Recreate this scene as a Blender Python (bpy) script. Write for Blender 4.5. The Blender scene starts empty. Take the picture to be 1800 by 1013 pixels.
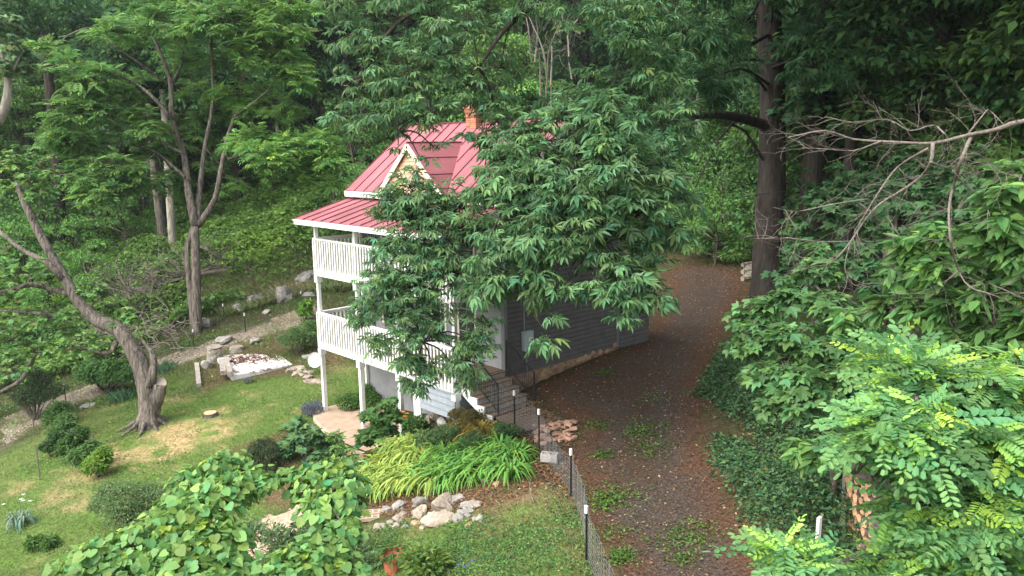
import bpy, math, random
import numpy as np
from mathutils import Vector, Matrix, noise
SC = bpy.context.scene; COL = SC.collection
rng = np.random.default_rng(7); random.seed(7)
# ------------------------------------------------------------------ camera
FPX = 1400.0
yaw, pit, rol = map(math.radians, (46.749, -10.065, -0.712))
CAM = np.array([16.943, -15.581, 6.559])
FW = np.array([-math.sin(yaw)*math.cos(pit), math.cos(yaw)*math.cos(pit), math.sin(pit)])
_r = np.array([math.cos(yaw), math.sin(yaw), 0]); _u = np.cross(_r, FW)
RT = math.cos(rol)*_r + math.sin(rol)*_u; UP = -math.sin(rol)*_r + math.cos(rol)*_u
cd = bpy.data.cameras.new('camera'); co = bpy.data.objects.new('camera', cd); COL.objects.link(co)
cd.sensor_width = 36; cd.lens = 28.0; cd.clip_start = .1; cd.clip_end = 1500
co.matrix_world = Matrix(((RT[0], UP[0], -FW[0], CAM[0]), (RT[1], UP[1], -FW[1], CAM[1]), (RT[2], UP[2], -FW[2], CAM[2]), (0, 0, 0, 1)))
SC.camera = co
# ------------------------------------------------------------------ light
SUN_AZ, SUN_EL = math.radians(188), math.radians(52)      # direction the light comes from, measured from +Y clockwise
w = bpy.data.worlds.new('World'); SC.world = w; w.use_nodes = True
nt = w.node_tree; sky = nt.nodes.new('ShaderNodeTexSky'); sky.sky_type = 'NISHITA'; sky.sun_disc = False
sky.sun_elevation = SUN_EL; sky.sun_rotation = SUN_AZ; sky.air_density = 1.3; sky.dust_density = 4.0; sky.ozone_density = .6
bg = nt.nodes['Background']; hs = nt.nodes.new('ShaderNodeHueSaturation'); hs.inputs['Saturation'].default_value = .45; nt.links.new(sky.outputs[0], hs.inputs['Color']); nt.links.new(hs.outputs[0], bg.inputs[0]); bg.inputs[1].default_value = .15
sd = bpy.data.lights.new('sun', 'SUN'); so = bpy.data.objects.new('sun', sd); COL.objects.link(so)
sd.energy = 1.0; sd.angle = math.radians(75); sd.color = (1, .965, .9)
_sv = Vector((math.sin(SUN_AZ)*math.cos(SUN_EL), math.cos(SUN_AZ)*math.cos(SUN_EL), math.sin(SUN_EL)))
so.rotation_euler = _sv.to_track_quat('Z', 'Y').to_euler(); so.location = (0, -30, 60)
SC.view_settings.view_transform = 'Standard'; SC.view_settings.look = 'None'; SC.view_settings.gamma = 1
SC.view_settings.exposure = 1.6
SC.render.engine = 'CYCLES'
try:
    SC.cycles.max_bounces = 7; SC.cycles.diffuse_bounces = 5; SC.cycles.glossy_bounces = 2; SC.cycles.transmission_bounces = 5
    SC.cycles.transparent_max_bounces = 4; SC.cycles.use_denoising = True
except Exception: pass

# ------------------------------------------------------------------ pixel helpers (photo is 1800 x 1013)
def ray(px, py): return FW + RT*((px-900)/FPX) - UP*((py-506.5)/FPX)
def P(px, py, d): return CAM + ray(px, py)*d
def PZ(px, py, z):
    r = ray(px, py); return CAM + r*((z-CAM[2])/r[2])
def PL(px, py, ax, v):
    r = ray(px, py); return CAM + r*((v-CAM[ax])/r[ax])
def proj(X):
    d = np.asarray(X, float)-CAM; z = d@FW
    return 900+FPX*(d@RT)/z, 506.5-FPX*(d@UP)/z, z

# ------------------------------------------------------------------ terrain
_c = [(573,735,-2.66),(603,768,-2.68),(650,775,-2.66),(707,778,-2.62),(730,765,-2.2),(752,752,-1.75),(775,742,-1.5),(800,740,-1.25),(830,738,-1.0),(860,737,-.84),
 (932,710,-.78),(1010,745,-.62),(1084,614,-.36),(1170,500,-.2),(1210,462,0),(1300,470,.2),(1345,525,.3),
 (1100,800,-.6),(1150,700,-.5),(1200,600,-.4),(1250,560,-.3),(1000,860,-.75),(1040,1010,-.75),(1200,1010,-.62),(1380,1010,-.5),(1290,850,-.5),(1240,690,-.4),
 (1320,800,0),(1450,900,.5),(1350,700,.35),(1500,700,1.0),(1600,600,1.2),(1500,480,.9),(1700,800,1.4),(1750,480,1.6),
 (950,900,-.95),(880,960,-1.05),(800,960,-1.3),(720,960,-1.6),(850,870,-1.15),(760,890,-1.6),(690,905,-1.95),(640,920,-2.25),(600,900,-2.5),(480,915,-2.7),
 (440,935,-2.7),(900,800,-1.0),(870,760,-.95),(780,800,-1.5),(700,840,-2.0),(620,850,-2.5),(640,1010,-2.1),(500,1010,-2.6),
 (500,800,-2.7),(400,850,-2.85),(300,830,-3.05),(370,720,-2.85),(262,745,-3.05),(450,660,-2.5),(380,640,-2.55),(510,630,-2.4),(560,660,-2.35),(600,640,-2.3),(200,850,-3.25),
 (100,950,-3.5),(0,1000,-3.6),(0,850,-3.9),(120,712,-3.5),(20,760,-4.0),(200,650,-3.2),(342,612,-2.5),(432,584,-2.0),(545,560,-1.5),(500,520,-1.0),
 (440,530,-1.3),(345,583,-2.0),(250,600,-2.6),(560,470,-.3),(600,500,-.5),(500,450,.5),(560,430,.9)]
_pts = [PZ(*c) for c in _c]
for px, py, d in ((300,450,49),(400,405,53),(300,370,60),(150,450,52),(0,500,50),(100,380,63),(620,340,56),(-100,480,50),(-200,450,62),
                  (1150,440,50),(1000,300,62),(1300,400,58),(1500,350,62),(1800,300,60),(2000,400,45)): _pts.append(P(px, py, d))
for px in (-300, 100, 500, 900, 1300, 1700, 2100):
    for d, z in ((85, 9), (115, 19), (160, 34)):
        q = CAM+ray(px, 262)*d; _pts.append(np.array([q[0], q[1], z]))
_pts += [np.array(p) for p in ((0,1.2,-.7),(0,5.3,-.33),(-3,3,-1.0),(-7.5,5.3,-1.4),(-7.6,0,-2.62),(-5,-1,-2.66),(-3,-1.4,-2.6),(17,-15,-.9),(14,-11,-.8),(25,-25,-1.2),(5,-25,-3.4),(-15,-35,-5),(30,0,1.8),(60,0,5),(60,-40,2),(-60,-60,-8),(-80,-20,-3),(0,-60,-6),(12,-8,-.7),(5,-10,-2.2),(15,-4,.3),(20,-8,.6))]
_A = np.array(_pts); _X = _A[:, :2]/20
def _phi(r2): return np.where(r2 > 1e-12, .5*r2*np.log(r2+1e-20), 0)
_n = len(_X); _K = _phi(((_X[:, None]-_X[None])**2).sum(-1)) + np.eye(_n)*.002
_Q = np.c_[np.ones(_n), _X]; _M = np.block([[_K, _Q], [_Q.T, np.zeros((3, 3))]])
_W = np.linalg.solve(_M, np.r_[_A[:, 2], np.zeros(3)])
def H(x, y):
    x = np.atleast_1d(np.asarray(x, float)).ravel(); y = np.atleast_1d(np.asarray(y, float)).ravel(); out = np.empty(len(x))
    for s in range(0, len(x), 20000):
        q = np.c_[x[s:s+20000], y[s:s+20000]]/20
        r2 = ((q[:, None]-_X[None])**2).sum(-1)
        out[s:s+20000] = _phi(r2)@_W[:_n] + np.c_[np.ones(len(q)), q]@_W[_n:]
    return out
def h1(x, y): return float(H(x, y)[0])
def G(px, py):
    r = ray(px, py); t = np.arange(6, 170, .15); q = CAM+r*t[:, None]; k = np.nonzero(q[:, 2] < H(q[:, 0], q[:, 1]))[0]
    i = k[0] if len(k) else len(t)-1
    a = t[max(i-1, 0)]; q = CAM+r*a
    return np.array([q[0], q[1], h1(q[0], q[1])])

# ------------------------------------------------------------------ mesh builder
class MB:
    def __init__(s): s.v = []; s.f = []; s.t = []; s.n = 0; s.smooth = False
    def add(s, vs, faces, tint=(1, 1, 1)):
        vs = np.asarray(vs, float); s.v.append(vs); s.t.append(np.broadcast_to(np.asarray(tint, float), vs.shape).copy())
        by = {}
        for f in faces: by.setdefault(len(f), []).append(f)
        for k, a in by.items(): s.f.append(np.array(a)+s.n)
        s.n += len(vs); return s
    def inst(s, T, pos, d, nrm, sc, tint):
        """n copies of a template: y axis along d, z axis near nrm"""
        pos = np.asarray(pos, float); n = len(pos)
        if n == 0: return s
        d = d/np.linalg.norm(d, axis=1, keepdims=True); x = np.cross(d, nrm); x /= np.linalg.norm(x, axis=1, keepdims=True)+1e-9
        z = np.cross(x, d); Mx = np.stack([x, d, z], 1)*np.broadcast_to(np.asarray(sc, float), (n,))[:, None, None]
        tv, tf = T; k = len(tv)
        s.v.append((np.einsum('kj,njl->nkl', tv, Mx)+pos[:, None]).reshape(-1, 3))
        s.t.append(np.repeat(np.broadcast_to(tint, (n, 3)), k, 0))
        off = (np.arange(n)*k)[:, None, None]+s.n
        for a in tf: s.f.append((a[None]+off).reshape(-1, a.shape[1]))
        s.n += n*k; return s
    def box(s, a, b, tint=(1, 1, 1)):
        (x0, y0, z0), (x1, y1, z1) = a, b
        return s.add([(x0,y0,z0),(x1,y0,z0),(x1,y1,z0),(x0,y1,z0),(x0,y0,z1),(x1,y0,z1),(x1,y1,z1),(x0,y1,z1)],
                     [(0,3,2,1),(4,5,6,7),(0,1,5,4),(1,2,6,5),(2,3,7,6),(3,0,4,7)], tint)
    def bar(s, p, q, w, h, up=(0, 0, 1), tint=(1, 1, 1)):
        p, q, up = (np.array(a, float) for a in (p, q, up)); d = q-p; L = np.linalg.norm(d); d /= L
        x = np.cross(d, up); x /= np.linalg.norm(x); z = np.cross(x, d)
        c = [p+x*a*w/2+z*b*h/2+d*L*e for e in (0, 1) for a, b in ((-1,-1),(1,-1),(1,1),(-1,1))]
        return s.add(c, [(0,1,2,3),(7,6,5,4),(0,4,5,1),(1,5,6,2),(2,6,7,3),(3,7,4,0)], tint)
    def tube(s, pts, rad, n=8, tint=(1, 1, 1), sm=3, wob=0.0):
        pts = np.array(pts, float); rad = np.broadcast_to(np.asarray(rad, float), (len(pts),))
        if sm > 1 and len(pts) > 2:
            e = np.vstack([2*pts[0]-pts[1], pts, 2*pts[-1]-pts[-2]]); o = []; ro = []
            for i in range(len(pts)-1):
                for k in range(sm):
                    t = k/sm; a, b, c, d = e[i:i+4]
                    o.append(.5*((2*b)+(c-a)*t+(2*a-5*b+4*c-d)*t*t+(3*b-a-3*c+d)*t**3)); ro.append(rad[i]*(1-t)+rad[i+1]*t)
            o.append(pts[-1]); ro.append(rad[-1]); pts = np.array(o); rad = np.array(ro)
        m = len(pts); tg = np.gradient(pts, axis=0); tg /= np.linalg.norm(tg, axis=1, keepdims=True)+1e-9
        ref = np.array([1., 0, 0]) if abs(tg[0][0]) < .8 else np.array([0, 1., 0]); V = []
        for i in range(m):
            x = np.cross(tg[i], ref); x /= np.linalg.norm(x)+1e-9; y = np.cross(tg[i], x); ref = -np.cross(tg[i], x) if False else ref
            a = np.arange(n)*2*math.pi/n; r = rad[i]*(1+wob*rng.uniform(-1, 1, n))
            V.append(pts[i]+np.cos(a)[:, None]*x*r[:, None]+np.sin(a)[:, None]*y*r[:, None])
        V = np.vstack(V); F = [(i*n+j, i*n+(j+1) % n, (i+1)*n+(j+1) % n, (i+1)*n+j) for i in range(m-1) for j in range(n)]
        F += [tuple(range(n))[::-1], tuple(range((m-1)*n, m*n))]
        return s.add(V, F, tint)
    def build(s, name, mat, parent=None, loc=None, smooth=False):
        me = bpy.data.meshes.new(name); V = np.vstack(s.v)
        if loc is None: loc = np.array(parent['_w']) if parent is not None and '_w' in parent else np.zeros(3)
        loc = np.asarray(loc, float); V = V-loc
        lens = [np.full(len(a), a.shape[1]) for a in s.f]; idx = np.concatenate([a.ravel() for a in s.f]).astype(np.int32)
        ln = np.concatenate(lens); st = np.r_[0, np.cumsum(ln)[:-1]].astype(np.int32)
        me.vertices.add(len(V)); me.vertices.foreach_set('co', V.astype(np.float32).ravel())
        me.loops.add(len(idx)); me.loops.foreach_set('vertex_index', idx)
        me.polygons.add(len(st)); me.polygons.foreach_set('loop_start', st)
        me.update(calc_edges=True)
        me.polygons.foreach_set('use_smooth', np.full(len(st), smooth))
        ca = me.color_attributes.new('tint', 'FLOAT_COLOR', 'POINT'); T = np.vstack(s.t)
        ca.data.foreach_set('color', np.c_[T, np.ones(len(T))].astype(np.float32).ravel())
        me.materials.append(mat); me.update()
        o = bpy.data.objects.new(name, me); COL.objects.link(o)
        if parent is not None: o.parent = parent; o['_w'] = [float(a) for a in loc]
        else: o.location = loc; o['_w'] = [float(a) for a in loc]
        return o
def tag(o, label, cat, group=None, kind=None):
    if label: o['label'] = label
    if cat: o['category'] = cat
    if group: o['group'] = group
    if kind: o['kind'] = kind
    return o
def thing(name, label, cat, loc, group=None):
    o = bpy.data.objects.new(name, None); COL.objects.link(o); o.location = [float(a) for a in loc]; o['_w'] = [float(a) for a in loc]
    o.empty_display_size = .2
    return tag(o, label, cat, group)
def struct(name, mb, mat, smooth=False):
    o = mb.build(name, mat, smooth=smooth); o['kind'] = 'structure'; return o
def dup(root, loc, rz=0., sc=1., label=None, group=None, kids=None):
    c = root.copy(); COL.objects.link(c); c.location = [float(a) for a in loc]; c.rotation_euler = (0, 0, rz)
    c.scale = (sc, sc, sc) if np.isscalar(sc) else sc
    if label: c['label'] = label
    if group: c['group'] = group
    for ch in (kids if kids is not None else list(root.children)):
        k = ch.copy(); COL.objects.link(k); k.parent = c
    return c
# ------------------------------------------------------------------ materials
MATS = {}
def mat(name, col=(.5, .5, .5), rough=.7, spec=.4, tint=False, nscale=0, namp=.25, bump=0, bscale=None, trans=0, metal=0, stretch=(1, 1, 1), detail=5, col2=None, rand=0.):
    m = bpy.data.materials.new(name); m.use_nodes = True; n = m.node_tree; N = n.nodes; L = n.links; b = N['Principled BSDF']
    b.inputs['Roughness'].default_value = rough; b.inputs['Specular IOR Level'].default_value = spec; b.inputs['Metallic'].default_value = metal
    tc = N.new('ShaderNodeTexCoord'); mp = N.new('ShaderNodeMapping'); L.new(tc.outputs['Object'], mp.inputs[0]); mp.inputs['Scale'].default_value = stretch
    if tint: a = N.new('ShaderNodeAttribute'); a.attribute_name = 'tint'; src = a.outputs['Color']
    else: a = N.new('ShaderNodeRGB'); a.outputs[0].default_value = (*col, 1); src = a.outputs[0]
    if nscale:
        nz = N.new('ShaderNodeTexNoise'); nz.inputs['Scale'].default_value = nscale; nz.inputs['Detail'].default_value = detail; nz.inputs['Roughness'].default_value = .65
        L.new(mp.outputs[0], nz.inputs['Vector'])
        mr = N.new('ShaderNodeMapRange'); mr.inputs['From Min'].default_value = .3; mr.inputs['From Max'].default_value = .7
        if col2:
            L.new(nz.outputs['Fac'], mr.inputs['Value']); mx = N.new('ShaderNodeMix'); mx.data_type = 'RGBA'
            L.new(mr.outputs[0], mx.inputs[0]); L.new(src, mx.inputs[6]); mx.inputs[7].default_value = (*col2, 1); src = mx.outputs[2]
        else:
            mr.inputs['To Min'].default_value = 1-namp; mr.inputs['To Max'].default_value = 1+namp; L.new(nz.outputs['Fac'], mr.inputs['Value'])
            mx = N.new('ShaderNodeVectorMath'); mx.operation = 'SCALE'; L.new(src, mx.inputs[0]); L.new(mr.outputs[0], mx.inputs['Scale']); src = mx.outputs[0]
    if rand:
        oi = N.new('ShaderNodeObjectInfo'); mr = N.new('ShaderNodeMapRange'); mr.inputs['To Min'].default_value = 1-rand; mr.inputs['To Max'].default_value = 1+rand
        L.new(oi.outputs['Random'], mr.inputs['Value']); mx = N.new('ShaderNodeVectorMath'); mx.operation = 'SCALE'; L.new(src, mx.inputs[0]); L.new(mr.outputs[0], mx.inputs['Scale']); src = mx.outputs[0]
    L.new(src, b.inputs['Base Color'])
    if bump:
        nb = N.new('ShaderNodeTexNoise'); nb.inputs['Scale'].default_value = bscale or nscale; nb.inputs['Detail'].default_value = 6; L.new(mp.outputs[0], nb.inputs['Vector'])
        bp = N.new('ShaderNodeBump'); bp.inputs['Strength'].default_value = bump; bp.inputs['Distance'].default_value = .09
        L.new(nb.outputs['Fac'], bp.inputs['Height']); L.new(bp.outputs[0], b.inputs['Normal'])
    if trans:
        t = N.new('ShaderNodeBsdfTranslucent'); L.new(src, t.inputs['Color']); ms = N.new('ShaderNodeMixShader'); ms.inputs[0].default_value = trans
        L.new(b.outputs[0], ms.inputs[1]); L.new(t.outputs[0], ms.inputs[2]); L.new(ms.outputs[0], N['Material Output'].inputs[0])
    MATS[name] = m; return m
M_leaf = mat('foliage', tint=True, rough=.5, spec=.3, trans=.42, rand=.0)
M_leafr = mat('foliage_far', tint=True, rough=.55, spec=.25, trans=.42, rand=.22)
M_gloss = mat('glossy_foliage', tint=True, rough=.42, spec=.35, trans=.4)
M_grass = mat('grass_blades', tint=True, rough=.6, spec=.2, trans=.3)
M_bark = mat('bark_grey', (.14, .12, .10), .9, .2, nscale=9, namp=.8, bump=1.0, bscale=16, stretch=(1, 1, .16), rand=.12)
M_barkd = mat('bark_dark', (.045, .038, .032), .95, .15, nscale=5, namp=.5, bump=1.0, bscale=12, stretch=(1, 1, .15))
M_barkl = mat('bark_light', (.30, .27, .22), .9, .2, nscale=5, namp=.5, bump=.8, bscale=12, stretch=(1, 1, .25))
M_dead = mat('dead_wood', (.26, .225, .19), .9, .15, nscale=26, col2=(.085, .07, .06))
M_white = mat('white_paint', (.74, .74, .71), .6, .35, nscale=2.5, namp=.16, detail=9)
M_cream = mat('cream_paint', (.72, .66, .50), .6, .4, nscale=8, namp=.12)
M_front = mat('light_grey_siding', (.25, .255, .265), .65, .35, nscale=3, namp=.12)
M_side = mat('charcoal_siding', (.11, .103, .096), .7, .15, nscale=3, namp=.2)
M_skirt = mat('blue_grey_boards', (.25, .28, .31), .65, .35, nscale=5, namp=.14)
M_roof = mat('red_metal_roof', (.285, .095, .108), .62, .4, nscale=1.4, namp=.3, detail=8, stretch=(1, .35, .35))
M_seam = mat('roof_seam', (.17, .05, .06), .6, .3)
M_brick = mat('brick_red', (.36, .17, .11), .85, .2, nscale=9, col2=(.42, .30, .22), rand=.3)
M_mortar = mat('chimney_brick', tint=True, rough=.9, spec=.2, nscale=14, namp=.25)
M_wood = mat('weathered_wood', (.15, .11, .08), .85, .2, nscale=5, namp=.4, stretch=(3, 14, 14))
M_woodg = mat('grey_timber', (.34, .30, .26), .85, .2, nscale=8, namp=.45, bump=.4)
M_iron = mat('black_iron', (.02, .02, .022), .45, .5)
M_wire = mat('galvanised_wire', (.30, .31, .34), .45, .5, metal=.5)
M_conc = mat('concrete', (.38, .275, .20), .85, .25, nscale=3, namp=.22, bump=.15)
M_pad = mat('white_concrete', (.62, .60, .57), .8, .3, nscale=1.4, namp=.18)
M_rock = mat('grey_rock', (.27, .25, .225), .9, .2, nscale=3, namp=.35, bump=.6, bscale=9, rand=.15)
M_rockl = mat('pale_rock', (.32, .265, .21), .9, .2, nscale=4, namp=.3, bump=.6, bscale=10, rand=.15)
M_found = mat('stone_foundation', (.32, .21, .13), .95, .15, nscale=5, namp=.45, bump=.9, bscale=9)
M_glass = mat('window_glass', (.03, .033, .036), .08, .6, nscale=2, namp=.3)
M_metal = mat('meter_grey', (.38, .44, .47), .45, .5)
M_cutw = mat('cut_wood', (.58, .34, .19), .85, .2, nscale=12, namp=.3, rand=.25)
M_terra = mat('terracotta', (.40, .13, .07), .8, .25, nscale=9, namp=.25)
M_blackp = mat('black_paint', (.03, .03, .033), .5, .4)

# ------------------------------------------------------------------ leaf templates  (y = length, z = up)
def tmpl(vs, fs):
    by = {}
    for f in fs: by.setdefault(len(f), []).append(f)
    return np.array(vs, float), [np.array(a) for a in by.values()]
def leaflet(L=1., w=.3, droop=.25, fold=.12, ts=(.35, .7), ws=(1., .72), tip=1.):
    z = lambda t: -droop*t*t*L
    v = [(0, 0, 0)]; f = []
    for t, q in zip(ts, ws):
        v += [(0, t*L, z(t)-fold*w*L), (-w*q*L/2, t*L, z(t)+fold*w*L*.4), (w*q*L/2, t*L, z(t)+fold*w*L*.4)]
    v.append((0, L, z(1)))
    f = [(0, 3, 1), (0, 1, 2), (1, 3, 6, 4), (1, 4, 5, 2), (4, 6, 7), (4, 7, 5)]
    return v, f
def leaflet2(L=1., w=.3, droop=.2, fold=.15):
    return [(0, 0, 0), (w*L/2, .45*L, fold*w*L), (0, L, -droop*L), (-w*L/2, .45*L, fold*w*L)], [(0, 1, 2), (0, 2, 3)]
def combine(parts):
    V = []; F = []
    for (v, f), off, ang, pitch, sc in parts:
        v = np.array(v, float)*sc; c, s = math.cos(pitch), math.sin(pitch)
        v = np.c_[v[:, 0], v[:, 1]*c-v[:, 2]*s, v[:, 1]*s+v[:, 2]*c]
        c, s = math.cos(ang), math.sin(ang); v = np.c_[v[:, 0]*c+v[:, 1]*s, -v[:, 0]*s+v[:, 1]*c, v[:, 2]]+np.array(off)
        n = sum(len(a) for a in V); V.append(v); F += [tuple(i+n for i in g) for g in f]
    return tmpl(np.vstack(V), F)
def _hk(s0):
    q = np.random.default_rng(s0); j = lambda v: q.normal(0, v)
    return combine([(leaflet(1, .29+j(.03), .3+j(.1), .2), (0, .55, -.08), j(.15), -.1+j(.2), .62+j(.05))] +
    [(leaflet(1, .29+j(.03), .35+j(.12), .2), (0, y, -.02-.1*y), s*a+j(.15), -.2+j(.2), k+j(.05)) for y, a, k in ((.52, .75, .55), (.34, 1.0, .45)) for s in (-1, 1)] +
    [(([(-.008, 0, 0), (.008, 0, 0), (0, .6, -.08)], [(0, 1, 2)]), (0, 0, 0), 0, 0, 1)])
T_hick = [_hk(i) for i in range(5)]
def pinnate(n, k, w, taper=.3, lf=leaflet2, curve=.35, ang=1.15, js=0, **kw):
    ps = []; q = np.random.default_rng(int(js*100)); jj = lambda v: q.normal(0, v) if js else 0
    for i in range(n):
        t = (i+1)/(n+1); kk = k*(1-taper*abs(2*t-.9)); z = -curve*t*t
        for s in (-1, 1): ps.append((lf(1, w, **kw), (0, .08+t*.86+jj(.012), z), s*ang*(1.05-.25*t)+jj(.08), -.12+jj(.12), kk*(1+jj(.08))))
    ps.append((lf(1, w, **kw), (0, .94, -curve), 0, -.3, k*.8))
    ps.append((([(-.01, 0, 0), (.01, 0, 0), (0, .95, -curve)], [(0, 1, 2)]), (0, 0, 0), 0, 0, 1))
    return combine(ps)
T_locust = [pinnate(n_, .215, .52, .25, lambda *a, **k: leaflet(a[0], a[1], .1, .1, (.3, .8), (.85, .95)), c_, 1.2, js=i_+1) for i_, (n_, c_) in enumerate(((8, .12), (7, .25), (8, .03), (7, .32)))]
T_walnut = pinnate(4, .42, .42, .3, leaflet2, .22, .95)
T_simple = tmpl(*leaflet(1, .42, .25, .2))
T_far = tmpl(*leaflet2(1, .62, .25, .12))
T_grass = tmpl([(-.05, 0, 0), (.05, 0, 0), (0, .6, -.05), (0, 1, -.25)], [(0, 1, 2), (0, 2, 3)])
def fan(out, fold=.0, droop=.2):
    out = np.array(out, float); c = [(0, .35, -.05)]; v = c+[(x, y, fold*abs(x)-droop*y*y) for x, y in out]; n = len(out)
    return tmpl(v, [(0, i+1, (i+1) % n+1) for i in range(n)])
_heart = [(0,0),(.25,-.12),(.47,.05),(.5,.32),(.34,.66),(0,1.0),(-.34,.66),(-.5,.32),(-.47,.05),(-.25,-.12)]
T_heart = [fan(_heart[::-1], .06, .12), fan([(x*.9, y) for x, y in _heart[::-1]], .22, .3), fan([(x*1.05, y*.95) for x, y in _heart[::-1]], -.04, .05)]
T_maple = fan([(0,0),(.3,-.08),(.3,.08),(.62,.22),(.38,.38),(.5,.72),(.2,.62),(0,1),(-.2,.62),(-.5,.72),(-.38,.38),(-.62,.22),(-.3,.08),(-.3,-.08)][::-1], .1, .25)
T_sass = fan([(0,0),(.17,.22),(.46,.45),(.42,.68),(.2,.58),(.14,.75),(0,1),(-.14,.75),(-.2,.58),(-.42,.68),(-.46,.45),(-.17,.22)][::-1], .1, .25)
_sv5 = []; _sf5 = []
for i, t in enumerate((0, .3, .55, .8, 1)):
    ww = (.020, .034, .031, .022, .004)[i]; y = .12*t+.66*t**1.4; z = math.sin(t*2.75)*.5
    _sv5 += [(-ww, y, z), (ww, y, z)]
    if i: _sf5.append((2*i-2, 2*i-1, 2*i+1, 2*i))
T_strap = tmpl(_sv5, _sf5)
def jit(base, n, v=.25, hue=.12):
    b = np.array(base, float)*(1+rng.normal(0, v, (n, 1)).clip(-.6, .9))
    h = rng.normal(0, hue, n); return (b*np.c_[1+1.6*h, 1+.3*h, 1-.8*h]).clip(.004, .9)
def unit(n, zmin=-1.):
    n = max(1, int(n)); a = rng.normal(size=(n*4+60, 3)); a /= np.linalg.norm(a, axis=1, keepdims=True); return a[a[:, 2] >= zmin][:n]
UPV = np.array([0, 0, 1.])
def clump(mb, T, c, R, n, size, tint, flat=.6, droop=.35, shell=.55, var=.25, up=1., hue=.1, zmin=-.5):
    """a leafy mass: leaves near the skin of a flattened ball, pointing outwards and drooping"""
    u = unit(n, zmin); n = len(u); r = R*(shell+(1-shell)*rng.random(n)**.7)*(1+rng.normal(0, .08, n))
    p = np.asarray(c)+u*r[:, None]*np.array([1, 1, flat])
    d = u*np.array([1, 1, .4])+rng.normal(0, .45, (n, 3)); d[:, 2] -= droop
    nr = UPV*up+u*.6+rng.normal(0, .35, (n, 3))
    if isinstance(T, list):
        for i, t_ in enumerate(T):
            k = np.arange(i, n, len(T)); mb.inst(t_, p[k], d[k], nr[k], size*rng.uniform(.6, 1.3, len(k)), jit(tint, len(k), var, hue))
        return
    mb.inst(T, p, d, nr, size*rng.uniform(.7, 1.25, n), jit(tint, n, var, hue))
def whorls(mb, tw, T, tips, c, nl, size, tint, droop=.35, var=.2, twig=.008, hue=.08, nout=.25, nj=.38):
    TT = T; tint0 = np.array(tint); size0 = size; droop0 = droop
    """twigs end in whorls of leaves"""
    for q in tips:
        if isinstance(TT, list): T = TT[int(rng.integers(len(TT)))]
        size = size0*rng.uniform(.75, 1.2); droop = droop0+rng.normal(0, .18); tint = tint0*rng.uniform(.78, 1.22)
        n = max(2, int(nl*rng.uniform(.6, 1.35))); a = rng.random()*6.28+np.arange(n)*2.4
        out = np.array(q)-np.array(c); out = out/(np.linalg.norm(out)+1e-6)
        d = np.c_[np.cos(a), np.sin(a), rng.uniform(-.5, .35, n)]+out*.55; d[:, 2] -= droop
        p = np.array(q)+rng.normal(0, size*.12, (n, 3))
        nr = UPV+rng.normal(0, nj, (n, 3))+out*nout
        mb.inst(T, p, d, nr, size*rng.uniform(.75, 1.2, n), jit(tint, n, var, hue))
        if tw is not None:
            m = (np.array(q)+np.array(c))/2+np.array([0, 0, .12*np.linalg.norm(np.array(q)-c)])
            tw.tube([c, m, q], [twig*1.6, twig*1.2, twig*.5], 4, sm=2)
# ================================================================== GROUND
def inpoly(x, y, poly):
    x = np.asarray(x); y = np.asarray(y); c = np.zeros(x.shape, bool); n = len(poly); j = n-1
    for i in range(n):
        xi, yi = poly[i][:2]; xj, yj = poly[j][:2]
        m = ((yi > y) != (yj > y)) & (x < (xj-xi)*(y-yi)/(yj-yi+1e-12)+xi); c ^= m; j = i
    return c
def distpoly(x, y, poly):
    best = np.full(x.shape, 1e9); n = len(poly)
    for i in range(n):
        a = np.array(poly[i][:2]); b = np.array(poly[(i+1) % n][:2]); ab = b-a; t = ((x-a[0])*ab[0]+(y-a[1])*ab[1])/(ab@ab+1e-9); t = t.clip(0, 1)
        best = np.minimum(best, np.hypot(x-a[0]-t*ab[0], y-a[1]-t*ab[1]))
    return best
def soft(x, y, poly, w):     # 1 inside, 0 outside, soft edge w
    s = np.where(inpoly(x, y, poly), 1, -1)*distpoly(x, y, poly); return (s/w+.5).clip(0, 1)
def vnoise(x, y, s, seed=0):
    """cheap smooth noise -1..1"""
    o = np.zeros_like(x, dtype=float); r = np.random.default_rng(seed); a = 1.; tot = 0
    for k in range(3):
        for _ in range(4):
            th = r.random()*6.28; ph = r.random()*6.28; f = s*(2**k)*r.uniform(.7, 1.4)
            o += a*np.sin((x*math.cos(th)+y*math.sin(th))*f+ph+1.5*np.sin((x*math.sin(th)-y*math.cos(th))*f*.7+ph*2)); tot += a
        a *= .6
    return o/tot*1.8
def wp(pts): return [tuple(G(*p)[:2]) for p in pts]
_dl = [(1165,474),(1178,505),(1165,545),(1105,606)]
DRIVE = wp([(1210,466),(1165,478),(1178,508),(1160,552),(1118,592)])+[(.35,5.3),(.25,3),(.25,.9)]+wp([(960,712),(1010,738),(1018,770),(990,792),(1012,850),(1035,920),(1050,1005)])+[(14,-11.5),(17,-15),(21,-12),(17.2,-8.5)]+wp([(1378,1005),(1322,925),(1290,860),(1250,770),(1236,700),(1250,645),(1272,590),(1290,540),(1318,500),(1290,472)])
PATH = wp([(0,735),(90,700),(180,668),(250,640),(330,612),(400,590),(470,565),(520,545),(558,525),(565,545),(540,572),(470,588),(400,612),(320,640),(250,664),(150,705),(70,745),(0,790)])
LAWN = wp([(0,800),(150,715),(240,670),(330,655),(350,690),(400,672),(500,660),(560,650),(590,640)])+[(-8.2,2.5),(-7.7,-2.4)]+wp([(553,745),(570,790),(600,850),(480,900),(380,1005),(0,1005)])+[(-2,-16),(-9,-16),(-20,-14)]
LAWN2 = wp([(640,935),(700,920),(780,905),(850,895),(880,860),(930,845),(985,860),(1015,900),(1035,960),(1040,1005)])+[(11,-10),(4,-11)]+wp([(640,1005)])
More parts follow.
